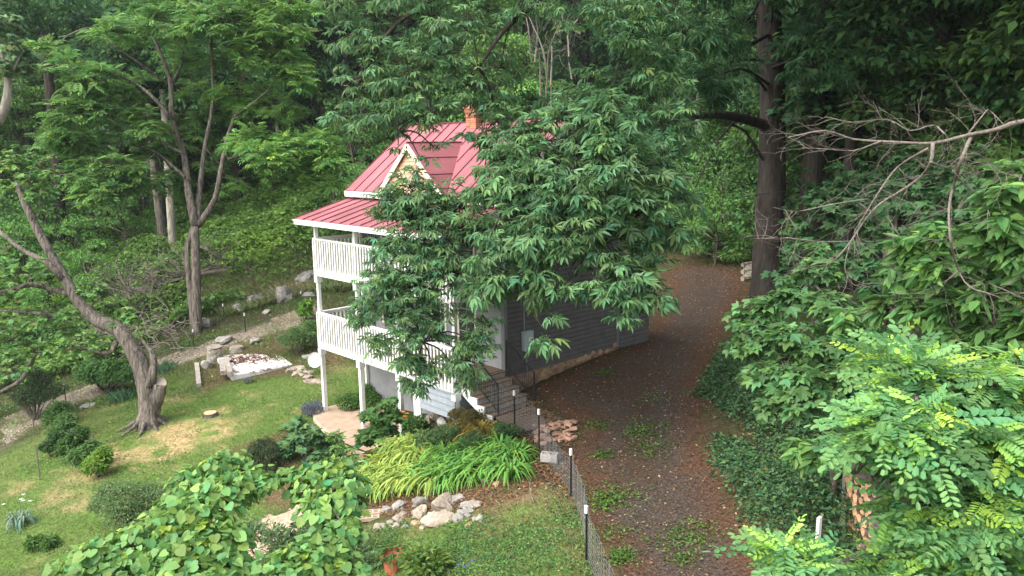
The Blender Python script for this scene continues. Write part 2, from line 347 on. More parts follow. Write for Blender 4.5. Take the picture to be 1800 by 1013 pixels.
BEDS = [wp([(640,880),(660,800),(740,770),(860,738),(920,770),(985,850),(930,860),(850,895),(760,900),(690,915)]),
        wp([(350,625),(420,590),(520,570),(600,560),(610,640),(540,670),(500,660),(400,675),(355,700)]),
        wp([(400,790),(540,740),(600,770),(620,900),(480,890),(390,860)])]
HILL = wp([(380,505),(500,470),(640,440),(640,300),(450,330),(250,330),(0,380),(-250,400),(-250,660),(0,660),(90,640),(200,610),(250,590),(330,560)])
MEAD = wp([(380,515),(420,480),(500,455),(600,445),(620,500),(540,505),(480,520),(400,545)])
def gcol(x, y):
    n1 = vnoise(x, y, .9, 1); n2 = vnoise(x, y, 3.5, 2); n3 = vnoise(x, y, .35, 3)
    def lerp(a, b, t): return a*(1-t[:, None])+np.array(b)*t[:, None]
    c = np.tile([.050, .042, .026], (len(x), 1))*(1+.3*n2[:, None])
    c = lerp(c, (.045, .085, .02), ((n1*.5+.5)*.7).clip(0, 1))
    c = lerp(c, (.10, .12, .045), soft(x, y, MEAD, 1.5)*.9)
    for L_ in (LAWN, LAWN2):
        s = soft(x, y, L_, .8); c = lerp(c, (.10, .17, .035), s)
        c = lerp(c, (.26, .20, .10), s*((n1-.2)*1.2+(n2*.6)).clip(0, .7)); c = lerp(c, (.09, .15, .03), s*((-n1-.1)*1.2).clip(0, .6))
    c = lerp(c, (.15, .095, .055), soft(x, y, LAWN2, .8)*(n1*1.1+n2*.5+.05).clip(0, .9))
    a = G(320, 765); c = lerp(c, (.42, .28, .15), (.95-np.hypot(x-a[0], (y-a[1]))/2.3+n2*.8).clip(0, .75))
    for i_, b in enumerate(BEDS): c = lerp(c, (.12, .075, .042), soft(x, y, b, .5)*(.9 if i_ != 1 else .55+.3*n1))
    c = lerp(c, (.17, .14, .10), soft(x, y, PATH, .6)*(.6+.5*n2).clip(0, 1)*.9)
    s = soft(x, y, DRIVE, 1.6); c = lerp(c, (.085, .050, .030), s)
    return c.clip(.01, .8)
xs = np.r_[np.arange(-150, -32, 4), np.arange(-32, 17, .22), np.arange(17, 22, 1), np.arange(22, 120, 4)]
ys = np.r_[np.arange(-60, -20, 3), np.arange(-20, 26, .22), np.arange(26, 40, 1), np.arange(40, 200, 4)]
gx, gy = np.meshgrid(xs, ys, indexing='ij'); gz = H(gx.ravel(), gy.ravel())
g = MB(); nx, ny = gx.shape; a = np.arange(nx*ny).reshape(nx, ny)
g.v = [np.c_[gx.ravel(), gy.ravel(), gz]]; g.t = [gcol(gx.ravel(), gy.ravel())]; g.n = nx*ny
g.f = [np.stack([a[:-1, :-1], a[1:, :-1], a[1:, 1:], a[:-1, 1:]], -1).reshape(-1, 4)]
M_ground = mat('ground_soil', tint=True, rough=.95, spec=.1, nscale=9, namp=.5, bump=.7, bscale=14, detail=8)
struct('ground', g, M_ground, True)
# driveway: own sheet with a ragged edge
def sheet(name, poly, colf, m, step=.25, lift=.012, cond=None):
    px = [p[0] for p in poly]; py = [p[1] for p in poly]
    X = np.arange(min(px)-.5, max(px)+.5, step); Y = np.arange(min(py)-.5, max(py)+.5, step)
    A, B = np.meshgrid(X, Y, indexing='ij'); n = vnoise(A.ravel(), B.ravel(), 2.2, 9)*.35
    s = np.where(inpoly(A.ravel(), B.ravel(), poly), 1, -1)*distpoly(A.ravel(), B.ravel(), poly)+n
    ok = (s > 0).reshape(A.shape); q = MB(); i = np.arange(A.size).reshape(A.shape)
    k = ok[:-1, :-1] & ok[1:, :-1] & ok[1:, 1:] & ok[:-1, 1:]
    F = np.stack([i[:-1, :-1], i[1:, :-1], i[1:, 1:], i[:-1, 1:]], -1)[k]
    u, inv = np.unique(F.ravel(), return_inverse=True); xx, yy = A.ravel()[u], B.ravel()[u]
    zz = H(xx, yy)+lift*(s[u]/.3).clip(.25, 1)
    q.v = [np.c_[xx, yy, zz]]; q.t = [colf(xx, yy, s[u])]; q.f = [inv.reshape(-1, 4)]; q.n = len(u)
    return struct(name, q, m, True)
def dcol(x, y, s):
    n1 = vnoise(x, y, .8, 11); n2 = vnoise(x, y, 3, 12)
    c = np.tile([.068, .046, .032], (len(x), 1)); gm = (np.exp(-((s-1.0)/.45)**2)*1.1+n1*.7).clip(0, .9)[:, None]
    c = c*(1-gm)+np.array([.070, .055, .045])*gm; e = (1-s/1.1).clip(0, 1)[:, None]
    c = c*(1-e)+np.array([.10, .052, .03])*e; gr = ((n2-.75)*1.5).clip(0, .6)[:, None]
    return c*(1-gr)+np.array([.05, .085, .025])*gr
M_drive = mat('driveway_gravel', tint=True, rough=.95, spec=.15, nscale=16, namp=.75, bump=.9, bscale=22, detail=10)
sheet('driveway', DRIVE, dcol, M_drive, .2)
sheet('path', PATH, lambda x, y, s: np.array([.19, .155, .115])*(1+.3*vnoise(x, y, 3, 5)[:, None])*(1-(vnoise(x, y, 1.2, 6)*.8).clip(0, 1)[:, None])+np.array([.10, .14, .04])*(vnoise(x, y, 1.2, 6)*.8).clip(0, 1)[:, None], M_ground, .2)
WALK = wp([(600,778),(642,795),(625,835),(560,905),(515,940),(450,978),(380,1013),(340,1005),(415,940),(478,900),(545,862),(590,815)])
sheet('walkway', WALK, lambda x, y, s: np.array([.42, .31, .22])*(1+.25*vnoise(x, y, 2, 5)[:, None]), M_ground, .15, .05)
# scatter of things that lie or grow on the ground
def scat(poly, n, edge=0, pad=0):
    px = [p[0] for p in poly]; py = [p[1] for p in poly]
    x = rng.uniform(min(px)-pad, max(px)+pad, int(n)); y = rng.uniform(min(py)-pad, max(py)+pad, int(n))
    s = np.where(inpoly(x, y, poly), 1, -1)*distpoly(x, y, poly); k = s > edge-pad
    return x[k], y[k], s[k]
def blades(mb, x, y, size, tint, var=.3, lean=.6, T=T_grass, lift=0.):
    n = len(x); a = rng.random(n)*6.28; l = np.abs(rng.normal(lean, .3, n))
    d = np.c_[np.cos(a)*l, np.sin(a)*l, np.ones(n)]; nr = np.c_[-np.cos(a), -np.sin(a), l]
    mb.inst(T, np.c_[x, y, H(x, y)+lift], d, nr, size*rng.uniform(.5, 1.3, n), jit(tint, n, var, .12))
gr = MB()
for poly, n, edge in ((LAWN, 240000, -.1), (LAWN2, 70000, -.2)):
    x, y, s = scat(poly, n, edge); n1 = vnoise(x, y, .9, 1)+.5*vnoise(x, y, 3.5, 2); a = G(320, 765)
    k = (rng.random(len(x)) > ((n1-.15)*.8).clip(0, .85)) & (rng.random(len(x)) > (1.1-np.hypot(x-a[0], y-a[1])/2.2+.6*n1).clip(0, .85)) & ((soft(x, y, PATH, .4) < .5) | (n1 > .5))
    x, y = x[k], y[k]; t = (vnoise(x, y, .7, 21)*.5+.5)[:, None].clip(0, 1)
    t = (t*1.1+vnoise(x, y, 2.2, 77)[:, None]*.35).clip(0, 1); col = np.array([.12, .195, .05])*(1-t)+np.array([.28, .275, .13])*t
    n = len(x); aa = rng.random(n)*6.28; l = np.abs(rng.normal(.8, .35, n)); d = np.c_[np.cos(aa)*l, np.sin(aa)*l, np.ones(n)]
    gr.inst(T_grass, np.c_[x, y, H(x, y)], d, np.c_[-np.cos(aa), -np.sin(aa), l], .075*rng.uniform(.5, 1.5, n), (col*(1+rng.normal(0, .25, (n, 1)))).clip(.01, 1))
YARD = wp([(-60,650),(100,645),(200,615),(330,572),(450,515),(560,470),(620,480),(610,640),(540,665),(510,635),(480,612),(375,628),(350,690),(240,690),(100,740),(-60,800)])
x, y, s = scat(YARD, 90000, -.3, .3); n1 = vnoise(x, y, 1.1, 81); k = rng.random(len(x)) < (.45+n1*.6-.35*soft(x, y, PATH, .5)); x, y, n1 = x[k], y[k], n1[k]; n = len(x); t = (vnoise(x, y, .8, 82)*.6+.5)[:, None].clip(0, 1)
blc = (np.array([.11, .20, .045])*(1-t)+np.array([.25, .24, .11])*t)*(1+rng.normal(0, .3, (n, 1))); aa = rng.random(n)*6.28; l = np.abs(rng.normal(.7, .3, n))
gr.inst(T_grass, np.c_[x, y, H(x, y)], np.c_[np.cos(aa)*l, np.sin(aa)*l, np.ones(n)], np.c_[-np.cos(aa), -np.sin(aa), l], .15*rng.uniform(.5, 1.5, n), blc.clip(.01, 1))
tag(gr.build('lawn_grass', M_grass), 'short green and straw coloured lawn grass across the yard', 'grass', kind='stuff')
# clover and low weeds on the near lawn, weeds in the driveway
cl = MB()
x, y, s = scat(LAWN2, 52000); n1 = vnoise(x, y, .9, 31); k = rng.random(len(x)) < (.6-n1*1.5-.7*vnoise(x, y, 2.6, 32)); x, y = x[k], y[k]; n = len(x)
cl.inst(T_far, np.c_[x, y, H(x, y)+rng.uniform(.02, .09, n)], np.c_[rng.normal(size=(n, 2)), rng.normal(0, .3, n)], UPV+rng.normal(0, .5, (n, 3)), .055*rng.uniform(.5, 1.5, n), jit((.11, .23, .065), n, .4))
wx, wy = np.array([G(px, py)[:2] for px, py in ((1145,705),(1130,760),(1060,800),(1080,870),(1200,985),(1215,940),(1050,750),(1150,790),(985,640),(1060,655),(1075,940),(1240,460),(1060,885),(1090,980),(1185,470))]).T
for a, b in zip(wx, wy):
    n = int(rng.integers(60, 380)); r = rng.uniform(.12, .35); X = a+rng.normal(0, r, n); Y = b+rng.normal(0, r, n)
    cl.inst(T_far, np.c_[X, Y, H(X, Y)+rng.uniform(.02, .09, n)], np.c_[rng.normal(size=(n, 2)), rng.normal(.2, .3, n)], UPV+rng.normal(0, .35, (n, 3)), .06*rng.uniform(.6, 1.5, n), jit((.10, .19, .035), n, .3))
x, y, s = scat(DRIVE, 16000, -.3, .5); k = (vnoise(x, y, 1.3, 12) > .55) & (x > -1); x, y = x[k], y[k]; n = len(x)
cl.inst(T_far, np.c_[x, y, H(x, y)+rng.uniform(.01, .05, n)], np.c_[rng.normal(size=(n, 2)), rng.normal(.2, .3, n)], UPV+rng.normal(0, .35, (n, 3)), .05*rng.uniform(.6, 1.3, n), jit((.09, .14, .035), n, .3))
x, y, s = scat(YARD, 45000, -.2, .2); n1 = vnoise(x, y, 1.6, 83); k = (rng.random(len(x)) < (n1*1.1-.1)) & (soft(x, y, PATH, .4) < .6); x, y = x[k], y[k]; n = len(x)
cl.inst(T_far, np.c_[x, y, H(x, y)+rng.uniform(.02, .22, n)], np.c_[rng.normal(size=(n, 2)), rng.normal(0, .3, n)], UPV+rng.normal(0, .45, (n, 3)), .10*rng.uniform(.5, 1.5, n), jit((.12, .24, .06), n, .35))
x, y, s = scat(LAWN, 70000, 0); n1 = vnoise(x, y, 1.3, 85)+.6*vnoise(x, y, 3.5, 86); k = rng.random(len(x)) < (n1*.9-.05); x, y = x[k], y[k]; n = len(x)
cl.inst(T_far, np.c_[x, y, H(x, y)+rng.uniform(.02, .10, n)], np.c_[rng.normal(size=(n, 2)), rng.normal(.1, .4, n)], UPV+rng.normal(0, .5, (n, 3)), .065*rng.uniform(.5, 1.5, n), jit((.13, .25, .06), n, .35))
tag(cl.build('clover', M_leaf), 'low clover and small weeds in the near lawn and gravel', 'ground cover', kind='stuff')
# dead leaves and loose stones of the drive
dl = MB(); x, y, s = scat(DRIVE, 80000, -.9, 1.0); k = rng.random(len(x)) < (1.15-s*.35).clip(.45, 1); x, y = x[k], y[k]; n = len(x)
c = jit((.16, .09, .052), n, .5, .12); c[rng.random(n) < .12] = (.45, .36, .22)
dl.inst(T_far, np.c_[x, y, H(x, y)+.015+rng.random(n)*.02], np.c_[rng.normal(size=(n, 2)), rng.normal(0, .15, n)], UPV+rng.normal(0, .25, (n, 3)), .06*rng.uniform(.4, 1.5, n), c)
for b in BEDS[:1]+[wp([(925,690),(1010,760),(1015,900),(960,860),(900,770)]), wp([(1150,440),(1320,440),(1330,520),(1170,480)])]:
    x, y, s = scat(b, 9000); n = len(x)
    dl.inst(T_far, np.c_[x, y, H(x, y)+.02+rng.random(n)*.03], np.c_[rng.normal(size=(n, 2)), rng.normal(0, .2, n)], UPV+rng.normal(0, .3, (n, 3)), .08*rng.uniform(.4, 1.4, n), jit((.19, .11, .062), n, .45, .12))
tag(dl.build('leaf_litter', M_grass), 'brown fallen leaves strewn over the driveway and its edges', 'dead leaves', kind='stuff')
st = MB(); x, y, s = scat(DRIVE, 42000, .5); k = rng.random(len(x)) < (.1+.5*vnoise(x, y, .8, 11)+.06*s).clip(.04, 1); x, y = x[k], y[k]; n = len(x)
T_peb = tmpl([(-.5,-.4,0),(.5,-.5,0),(.45,.5,0),(-.4,.5,0),(0,0,.5)], [(0,1,4),(1,2,4),(2,3,4),(3,0,4)])
st.inst(T_peb, np.c_[x, y, H(x, y)+.008], np.c_[rng.normal(size=(n, 2)), np.zeros(n)], np.tile(UPV, (n, 1)), .04*rng.uniform(.4, 1.4, n), jit((.15, .145, .14), n, .45, .04))
x, y, s = scat(PATH, 5000, .1); n = len(x)
st.inst(T_peb, np.c_[x, y, H(x, y)+.008], np.c_[rng.normal(size=(n, 2)), np.zeros(n)], np.tile(UPV, (n, 1)), .07*rng.uniform(.4, 1.4, n), jit((.22, .19, .16), n, .3, .04))
tag(st.build('gravel', mat('gravel_stone', tint=True, rough=.85, spec=.2)), 'loose grey gravel bedded in the dirt driveway', 'gravel', kind='stuff')

# ================================================================== HOUSE
# x runs along the porch front, y back along the charcoal side wall, z = 0 is the lower porch floor
HX0, HX1, HD = -7.45, 0., 5.3
house = thing('house', 'two storey grey clapboard house with red metal roof and white double porch', 'house', (-3.7, 2.6, -1.0))
def clap(mb, o, u, L, z0, z1, nrm, e=.13, tri=None, lip=.03):
    """courses of lapped boards on a vertical plane: o origin, u direction along, nrm outward"""
    o = np.array(o, float); u = np.array(u, float); nrm = np.array(nrm, float); z = z0
    while z < z1-1e-4:
        t = min(z+e, z1); a, b = 0., L
        if tri: a, b = tri((z+t)/2)
        if b > a:
            p = [o+u*a+nrm*lip, o+u*b+nrm*lip, o+u*b+nrm*.004, o+u*a+nrm*.004, o+u*a, o+u*b]
            q = [np.array([*p[0][:2], z]), np.array([*p[1][:2], z]), np.array([*p[2][:2], t]), np.array([*p[3][:2], t]), np.array([*p[4][:2], z]), np.array([*p[5][:2], z])]
            if lip > .04:
                zz = z+(t-z)*.8; g = nrm*-.018; q[2][2] = q[3][2] = zz
                q += [np.array([*(p[3]+g)[:2], zz+.012]), np.array([*(p[2]+g)[:2], zz+.012]), np.array([*(p[3]+g)[:2], t]), np.array([*(p[2]+g)[:2], t])]
                mb.add(q, [(0, 1, 2, 3), (4, 5, 1, 0), (3, 2, 7, 6), (6, 7, 9, 8)])
            else: mb.add(q, [(0, 1, 2, 3), (4, 5, 1, 0)], np.array([1, 1, 1])*(1+rng.normal(0, .05)))
        z = t
m = MB(); clap(m, (HX0, 0, 0), (1, 0, 0), 7.45, 0, 5.0, (0, -1, 0)); clap(m, (HX0, 0, 0), (1, 0, 0), 7.45, -2.6, -.28, (0, -1, 0), .35)
m.box((HX0+.02, .01, -2.7), (-.02, .2, 5.0)); m.build('front_wall', M_front, house)
m = MB()
m.box((HX0+.02, .2, -2.6), (HX0+.2, HD, 5.0)); m.box((HX0+.2, HD-.2, -2.6), (-.22, HD, 5.0)); clap(m, (HX0, HD, 0), (0, -1, 0), HD, -2.4, 5.0, (-1, 0, 0))
m.add([(HX0+.02,.2,5.0),(HX0+.02,HD,5.0),(HX0+.02,2.65,7.2)], [(0,2,1)]); m.build('left_wall', M_front, house)
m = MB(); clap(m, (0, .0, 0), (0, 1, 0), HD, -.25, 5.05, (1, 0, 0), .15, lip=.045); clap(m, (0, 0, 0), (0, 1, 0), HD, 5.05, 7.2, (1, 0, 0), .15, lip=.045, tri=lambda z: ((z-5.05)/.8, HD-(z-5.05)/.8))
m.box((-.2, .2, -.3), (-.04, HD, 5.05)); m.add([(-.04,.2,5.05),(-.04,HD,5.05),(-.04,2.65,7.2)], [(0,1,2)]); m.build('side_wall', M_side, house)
m = MB()
M_corner = mat('corner_grey', (.15, .155, .165), .6)
for a_, b_ in (((.0, -.03, -.02), (.06, .09, 5.0)), ((-.09, -.035, 0), (-.001, -.0, 5.0)), ((.0, HD-.09, -.27), (.06, HD+.03, 5.0))):
    m = MB(); m.box(a_, b_); m.build('corner_board', M_corner, house)
# stone foundation below the side wall
m = MB(); rr = np.random.default_rng(3)
yy = np.linspace(-.0, HD, 28); F = []
V = [(-.25+.0, y, -1.3) for y in yy]+[(.06+rr.normal(0, .02), y, h1(.1, y)-.15) for y in yy]+[(.05+rr.normal(0, .035), y, (h1(.1, y)-.25)/2) for y in yy]+[(.02, y, -.26) for y in yy]+[(-.25, y, -.26) for y in yy]
n = len(yy)
for k in range(4):
    F += [(k*n+i, k*n+i+1, (k+1)*n+i+1, (k+1)*n+i) for i in range(n-1)]
m.add(V, F)
def icorock(c, s, seed, sub=2, flat=.7, rot=0, rough=.22, cuts=7):
    import bmesh
    b = bmesh.new(); bmesh.ops.create_icosphere(b, subdivisions=sub, radius=1); V = []
    off = Vector((seed*3.1, seed*1.7, seed*.9))
    for v in b.verts:
        d = v.co.normalized(); k = 1+rough*1.6*noise.noise(d*1.1+off)+rough*.7*noise.noise(d*2.7+off)
        q = Vector((d.x*abs(d.x)**-.25 if abs(d.x) > .05 else d.x, d.y*abs(d.y)**-.25 if abs(d.y) > .05 else d.y, d.z))*k
        V.append((q.x*s[0], q.y*s[1], q.z*s[2]*flat/.7))
    V = np.array(V); pr = np.random.default_rng(int(seed*977) % 99991)
    for _ in range(cuts):
        nn = pr.normal(size=3)*[1, 1, .8]; nn /= np.linalg.norm(nn); hh = pr.uniform(.62, .9)*np.linalg.norm(np.array(s)*nn); ex = (V@nn-hh).clip(0); V = V-ex[:, None]*nn
    cs, sn = math.cos(rot), math.sin(rot); V = np.c_[V[:, 0]*cs-V[:, 1]*sn, V[:, 0]*sn+V[:, 1]*cs, V[:, 2]]+np.array(c)
    F = [tuple(v.index for v in f.verts) for f in b.faces]; b.free(); return V, F
for y in np.arange(.2, HD, .38):
    z = (h1(.1, y)-.25)/2
    V, F = icorock((.04, y+rr.normal(0, .04), z+rr.normal(0, .04)), (.07, .2, .13), rr.random()*50, 1, rot=rr.normal(0, .1)); m.add(V, F)
m.build('foundation', M_found, house, smooth=False)
# roof
def slab(mb, P4, t, tint=(1, 1, 1)):
    P4 = [np.array(p, float) for p in P4]; n = np.cross(P4[1]-P4[0], P4[2]-P4[0]); n /= np.linalg.norm(n)
    if n[2] < 0: n = -n
    k = len(P4); V = P4+[p-n*t for p in P4]; F = [tuple(range(k)), tuple(range(k, 2*k))[::-1]]+[(i, i+k, (i+1) % k+k, (i+1) % k) for i in range(k)]
    return mb.add(V, F, tint)
EY, EZ, RZ = -.33, 5.10, 7.40; SL = (RZ-EZ)/(2.65-EY); RX0, RX1 = -7.88, .38
roof = MB()
slab(roof, [(RX0, EY, EZ), (RX1, EY, EZ), (RX1, 2.65, RZ), (RX0, 2.65, RZ)], .04); slab(roof, [(RX0, 2.655, RZ), (RX1, 2.655, RZ), (RX1, 5.63, EZ), (RX0, 5.63, EZ)], .04)
GC, GW, GZ = -3.87, 1.72, 6.72; yb = EY+(GZ-EZ)/SL
eL, eR = GC-GW, GC+GW; gs = (GZ-EZ-.02)/GW
roof.build('roof', M_roof, house); rf = house.children[-1]
gr_ = MB()
for sx in (-1, 1):
    slab(gr_, [(GC, EY-.16, GZ), (GC, yb, GZ), (GC+sx*GW, EY-.0, EZ+.03), (GC+sx*(GW+.12), EY-.16, EZ-.09)][::sx], .035)
gr_.build('gable_roof', M_roof, house)
m = MB()
for x in np.arange(RX0+.02, RX1+.02, .59):
    y0 = EY-.01
    if eL-.05 < x < eR+.05: y0 = EY+((GZ-abs(x-GC)*gs)-EZ)/SL+.05
    if y0 < 2.6: m.bar((x, y0, EZ+(y0-EY)*SL+.012), (x, 2.63, RZ+.012), .022, .03)
    m.bar((x, 5.63, EZ+.012), (x, 2.67, RZ+.012), .022, .03)
m.bar((RX0, 2.65, RZ+.02), (RX1, 2.65, RZ+.02), .09, .035)
m.build('seam', M_seam, rf)
m = MB()
for sx in (-1, 1):
    for t in (.3, .62, .88):
        m = MB(); zt = GZ-t*GW*gs; ye = EY+(zt-EZ)/SL; m.bar((GC+sx*t*GW, EY-.1, zt+.015), (GC+sx*t*GW, ye, zt+.015), .02, .025); m.build('seam', M_seam, [c for c in house.children if c.name.startswith('gable_roof')][0])
m = MB(); m.bar((GC, EY-.16, GZ+.015), (GC, yb+.02, GZ+.015), .05, .03)
m.build('seam', M_seam, [c for c in house.children if c.name.startswith('gable_roof')][0])
# fascia and bargeboards
m = MB(); m.box((RX0, EY-.025, EZ-.20), (eL-.1, EY+.0, EZ-.02)); m.box((eR+.1, EY-.025, EZ-.2), (RX1, EY, EZ-.02))
m.box((eL-.1, EY-.06, EZ-.22), (eL+.22, EY+.3, EZ-.06)); m.box((eR-.22, EY-.06, EZ-.22), (eR+.1, EY+.3, EZ-.06)); m.box((RX0, EY, EZ-.22), (RX1, .0, EZ-.2))
for x in (RX0+.012, RX1-.012):
    m.bar((x, EY, EZ-.11), (x, 2.65, RZ-.11), .03, .15, up=(0, 0, 1)); m.bar((x, 5.63, EZ-.11), (x, 2.65, RZ-.11), .03, .15)
m.build('fascia', M_white, house)
m = MB()
for sx in (-1, 1):
    m.bar((GC, EY-.15, GZ-.09), (GC+sx*(GW+.05), EY-.15, EZ-.13), .03, .16, up=(0, 0, 1))
m.build('bargeboard', M_cream, house)
m = MB(); clap(m, (GC-GW, EY-.04, 0), (1, 0, 0), 2*GW, EZ-.0, GZ-.1, (0, -1, 0), .13, tri=lambda z: ((z-EZ+.12)/gs, 2*GW-(z-EZ+.12)/gs))
m.add([(eL, EY-.035, EZ-.1), (eR, EY-.035, EZ-.1), (GC, EY-.035, GZ-.08)], [(0, 1, 2)]); m.build('gable_wall', mat('tan_gable', (.50, .36, .24), .8, nscale=5, namp=.3), house)
# chimney: a brick stack with corbelled courses
def stack(x0, x1, y0, y1, z0, z1):
    m = MB(); z = z0
    k = 0
    while z < z1:
        e = .0
        if z > z1-.42: e = .03*(1+int((z-(z1-.42))/.09) % 2)
        if z > z1-.1: e = .02
        for s0, s1, ax in ((x0-e, x1+e, 0), (y0-e, y1+e, 1)):
            pass
        L = x1-x0+2*e; nb = max(2, round(L/.215)); 
        for i in range(nb):
            t = np.array([.38, .17, .10])*(1+rng.normal(0, .2))
            m.box((x0-e+L*i/nb+.004, y0-e, z+.004), (x0-e+L*(i+1)/nb-.004, y0-e+.1, z+.062), t)
        L2 = y1-y0+2*e; nb = max(2, round((L2-.1)/.215))
        for i in range(nb):
            t = np.array([.38, .17, .10])*(1+rng.normal(0, .2))
            m.box((x1+e-.1, y0-e+.1+(L2-.1)*i/nb+.004, z+.004), (x1+e, y0-e+.1+(L2-.1)*(i+1)/nb-.004, z+.062), t)
        z += .07; k += 1
    m.box((x0+.006, y0+.006, z0), (x1-.006, y1-.006, z1-.03), (.45, .36, .28))
    return m
stack(-4.32, -3.8, 2.35, 2.95, 7.0, 7.98).build('chimney', M_mortar, house)
# porch roof
PY0, PZ0, PZ1 = -2.32, 4.235, 4.86; PX0, PX1 = -7.95, .25
m = MB(); slab(m, [(PX0, PY0, PZ0), (PX1, PY0, PZ0), (PX1, -.02, PZ1), (PX0, -.02, PZ1)], .03); pr = m.build('porch_roof', M_roof, house)
m = MB()
for x in np.arange(PX0+.02, PX1+.02, .58): m.bar((x, PY0-.01, PZ0+.014), (x, -.03, PZ1+.012), .02, .03)
m.build('seam', M_seam, pr)
m = MB(); m.box((PX0-.02, PY0-.03, PZ0-.19), (PX1+.02, PY0-.005, PZ0-.03)); m.box((PX0-.02, PY0-.07, PZ0-.06), (PX1+.02, PY0-.03, PZ0-.02))
m.bar((PX0-.01, PY0, PZ0-.10), (PX0-.01, -.02, PZ1-.10), .03, .15); m.bar((PX1+.01, PY0, PZ0-.10), (PX1+.01, -.02, PZ1-.10), .03, .15)
m.add([(PX0, PY0, PZ0-.2), (PX1, PY0, PZ0-.2), (PX1, -.02, PZ0-.2), (PX0, -.02, PZ0-.2)], [(0, 1, 2, 3)]); m.build('porch_fascia', M_white, house)
# porch decks, posts, railings
PF = -1.93
posts = [-7.38, -4.93, -2.72, 0.0]
for nm, z in (('lower_deck', 0.), ('upper_deck', 2.57)):
    m = MB()
    if nm == 'lower_deck':
        for x in np.arange(-7.42, 0, .14): m.box((x, PF, z-.03), (x+.134, -.03, z), np.array([1, 1, 1]))
        m.build('lower_deck_floor', M_wood, house)
    else:
        m.box((-7.42, PF, z-.03), (.03, -.03, z)); m.build('upper_deck_floor', M_woodg, house)
    m = MB(); m.box((-7.44, PF-.03, z-.29), (.05, PF, z-.032)); m.box((-7.44, PF, z-.29), (-7.41, -.03, z-.032)); m.box((.02, PF, z-.29), (.05, -.04, z-.032))
    for x in np.arange(-7, 0, .45): m.box((x, PF, z-.26), (x+.04, -.03, z-.035))
    m.build('deck_beam', M_white, house)
for x in posts:
    m = MB(); w_ = .065
    x0 = x-.0
    zb = -2.62 if x < -.5 else h1(0, -1.9)-.1
    m.box((x0-w_, PF+.0, zb), (x0+w_, PF+.13, -.29))
    m.box((x0-w_-.03, PF-.03-.02, -.52), (x0+w_+.03, PF+.17, -.295)); m.box((x0-w_+.01, PF+.01, 0), (x0+w_-.01, PF+.12, 2.28)); m.box((x0-w_-.02, PF-.045, 2.04), (x0+w_+.03, PF+.16, 2.275))
    m.box((x0-w_+.01, PF+.01, 2.57), (x0+w_-.01, PF+.12, 4.05)); m.build('porch_post', M_white, house)
m = MB(); m.box((-7.42, -.15, 0.0), (-7.32, -.05, 4.3)); m.box((-7.42, -.15, -2.62), (-7.32, -.05, -.3)); m.build('porch_post', M_white, house)
def rail(p, q, z, h=1.0, drop=.24, off=(0, 0), out=(0, -1), last=True):
    p = np.array([*p, z], float); q = np.array([*q, z], float); L = np.linalg.norm(q-p); u = (q-p)/L; o = np.array([*out, 0.])
    r = MB(); r.bar(p+[0, 0, h]+o*.01, q+[0, 0, h]+o*.01, .14, .04); r.bar(p+[0, 0, h-.06], q+[0, 0, h-.06], .04, .08)
    par = r.build('railing', M_white, house)
    b = MB(); n = int(L/.152)
    for i in range(n+1 if last else n):
        c = p+u*(L*(i+.0)/n)+o*.055; b.bar(c+[0, 0, -drop], c+[0, 0, h-.03], .04, .075 if False else .055, up=tuple(u), tint=np.ones(3)*(1+rng.normal(0, .02)))
    b.build('balusters', M_white, par)
for z in (0., 2.57):
    for i in range(3):
        rail((posts[i]+.0, PF), (posts[i+1], PF), z, .98, last=i == 2)
    rail((-7.42, PF), (-7.42, -.05), z, .98, out=(-1, 0))
rail((.03, PF), (.03, -.05), 2.57, .98, out=(1, 0))
# skirt box and white panel below the lower deck, at its right end
m = MB(); clap(m, (-1.62, PF-.01, 0), (1, 0, 0), 1.6, -1.08, -.30, (0, -1, 0), .195, lip=.04); m.box((-1.6, PF, -1.08), (-.02, PF+.03, -.3)); clap(m, (.03, PF+.02, 0), (0, 1, 0), .5, -1.08, -.3, (1, 0, 0), .195)
m.box((-.01, PF-.045, -1.12), (.055, PF+.0, -.3)); m.box((-1.65, PF-.07, -.33), (.07, PF+.05, -.292)); m.build('skirting', M_skirt, house)
m = MB(); m.box((-1.98, PF-.0, -2.2), (-1.64, PF+.05, -.3)); m.build('skirt_panel', M_white, house)
# windows and doors
def window(x0, x1, z0, z1, name='window', cols=2, rows=2, fr=M_cream, glass=M_glass, y=0., door=False):
    m = MB(); t = .085; Y = y-.05
    m.box((x0-t, Y, z0-t*.7), (x0, y+.02, z1+t)); m.box((x1, Y, z0-t*.7), (x1+t, y+.02, z1+t)); m.box((x0, Y, z1), (x1, y+.02, z1+t)); m.box((x0, Y-.03, z0-t*.7), (x1, y+.02, z0))
    f = m.build(name, fr, house)
    m = MB(); m.box((x0, y-.034, z0), (x1, y-.028, z1)); m.build('pane', glass, f)
    m = MB(); zm = (z0+z1)/2
    if not door: m.box((x0, y-.048, zm-.025), (x1, y-.035, zm+.025))
    for i in range(1, cols): xx = x0+(x1-x0)*i/cols; m.box((xx-.013, y-.045, z0), (xx+.013, y-.036, z1))
    for i in range(1, rows*2):
        if door or i != rows: zz = z0+(z1-z0)*i/(rows*2); m.box((x0, y-.0445, zz-.012), (x1, y-.0365, zz+.012))
    m.build('muntin', M_white if door else mat_mun, f); return f
mat_mun = mat('grey_muntin', (.30, .30, .31), .6)
window(-2.02, -1.28, .55, 1.98); window(-6.2, -5.45, .55, 1.98); window(-2.02, -1.28, 3.15, 4.45); window(-6.1, -5.4, 3.15, 4.45); window(-6.12, -5.5, -1.15, -.45, cols=1, rows=1); window(-4.4, -3.8, -1.15, -.45, cols=1, rows=1)
d = window(-3.35, -2.75, .75, 1.95, 'door', cols=3, rows=2, fr=M_white, door=True)
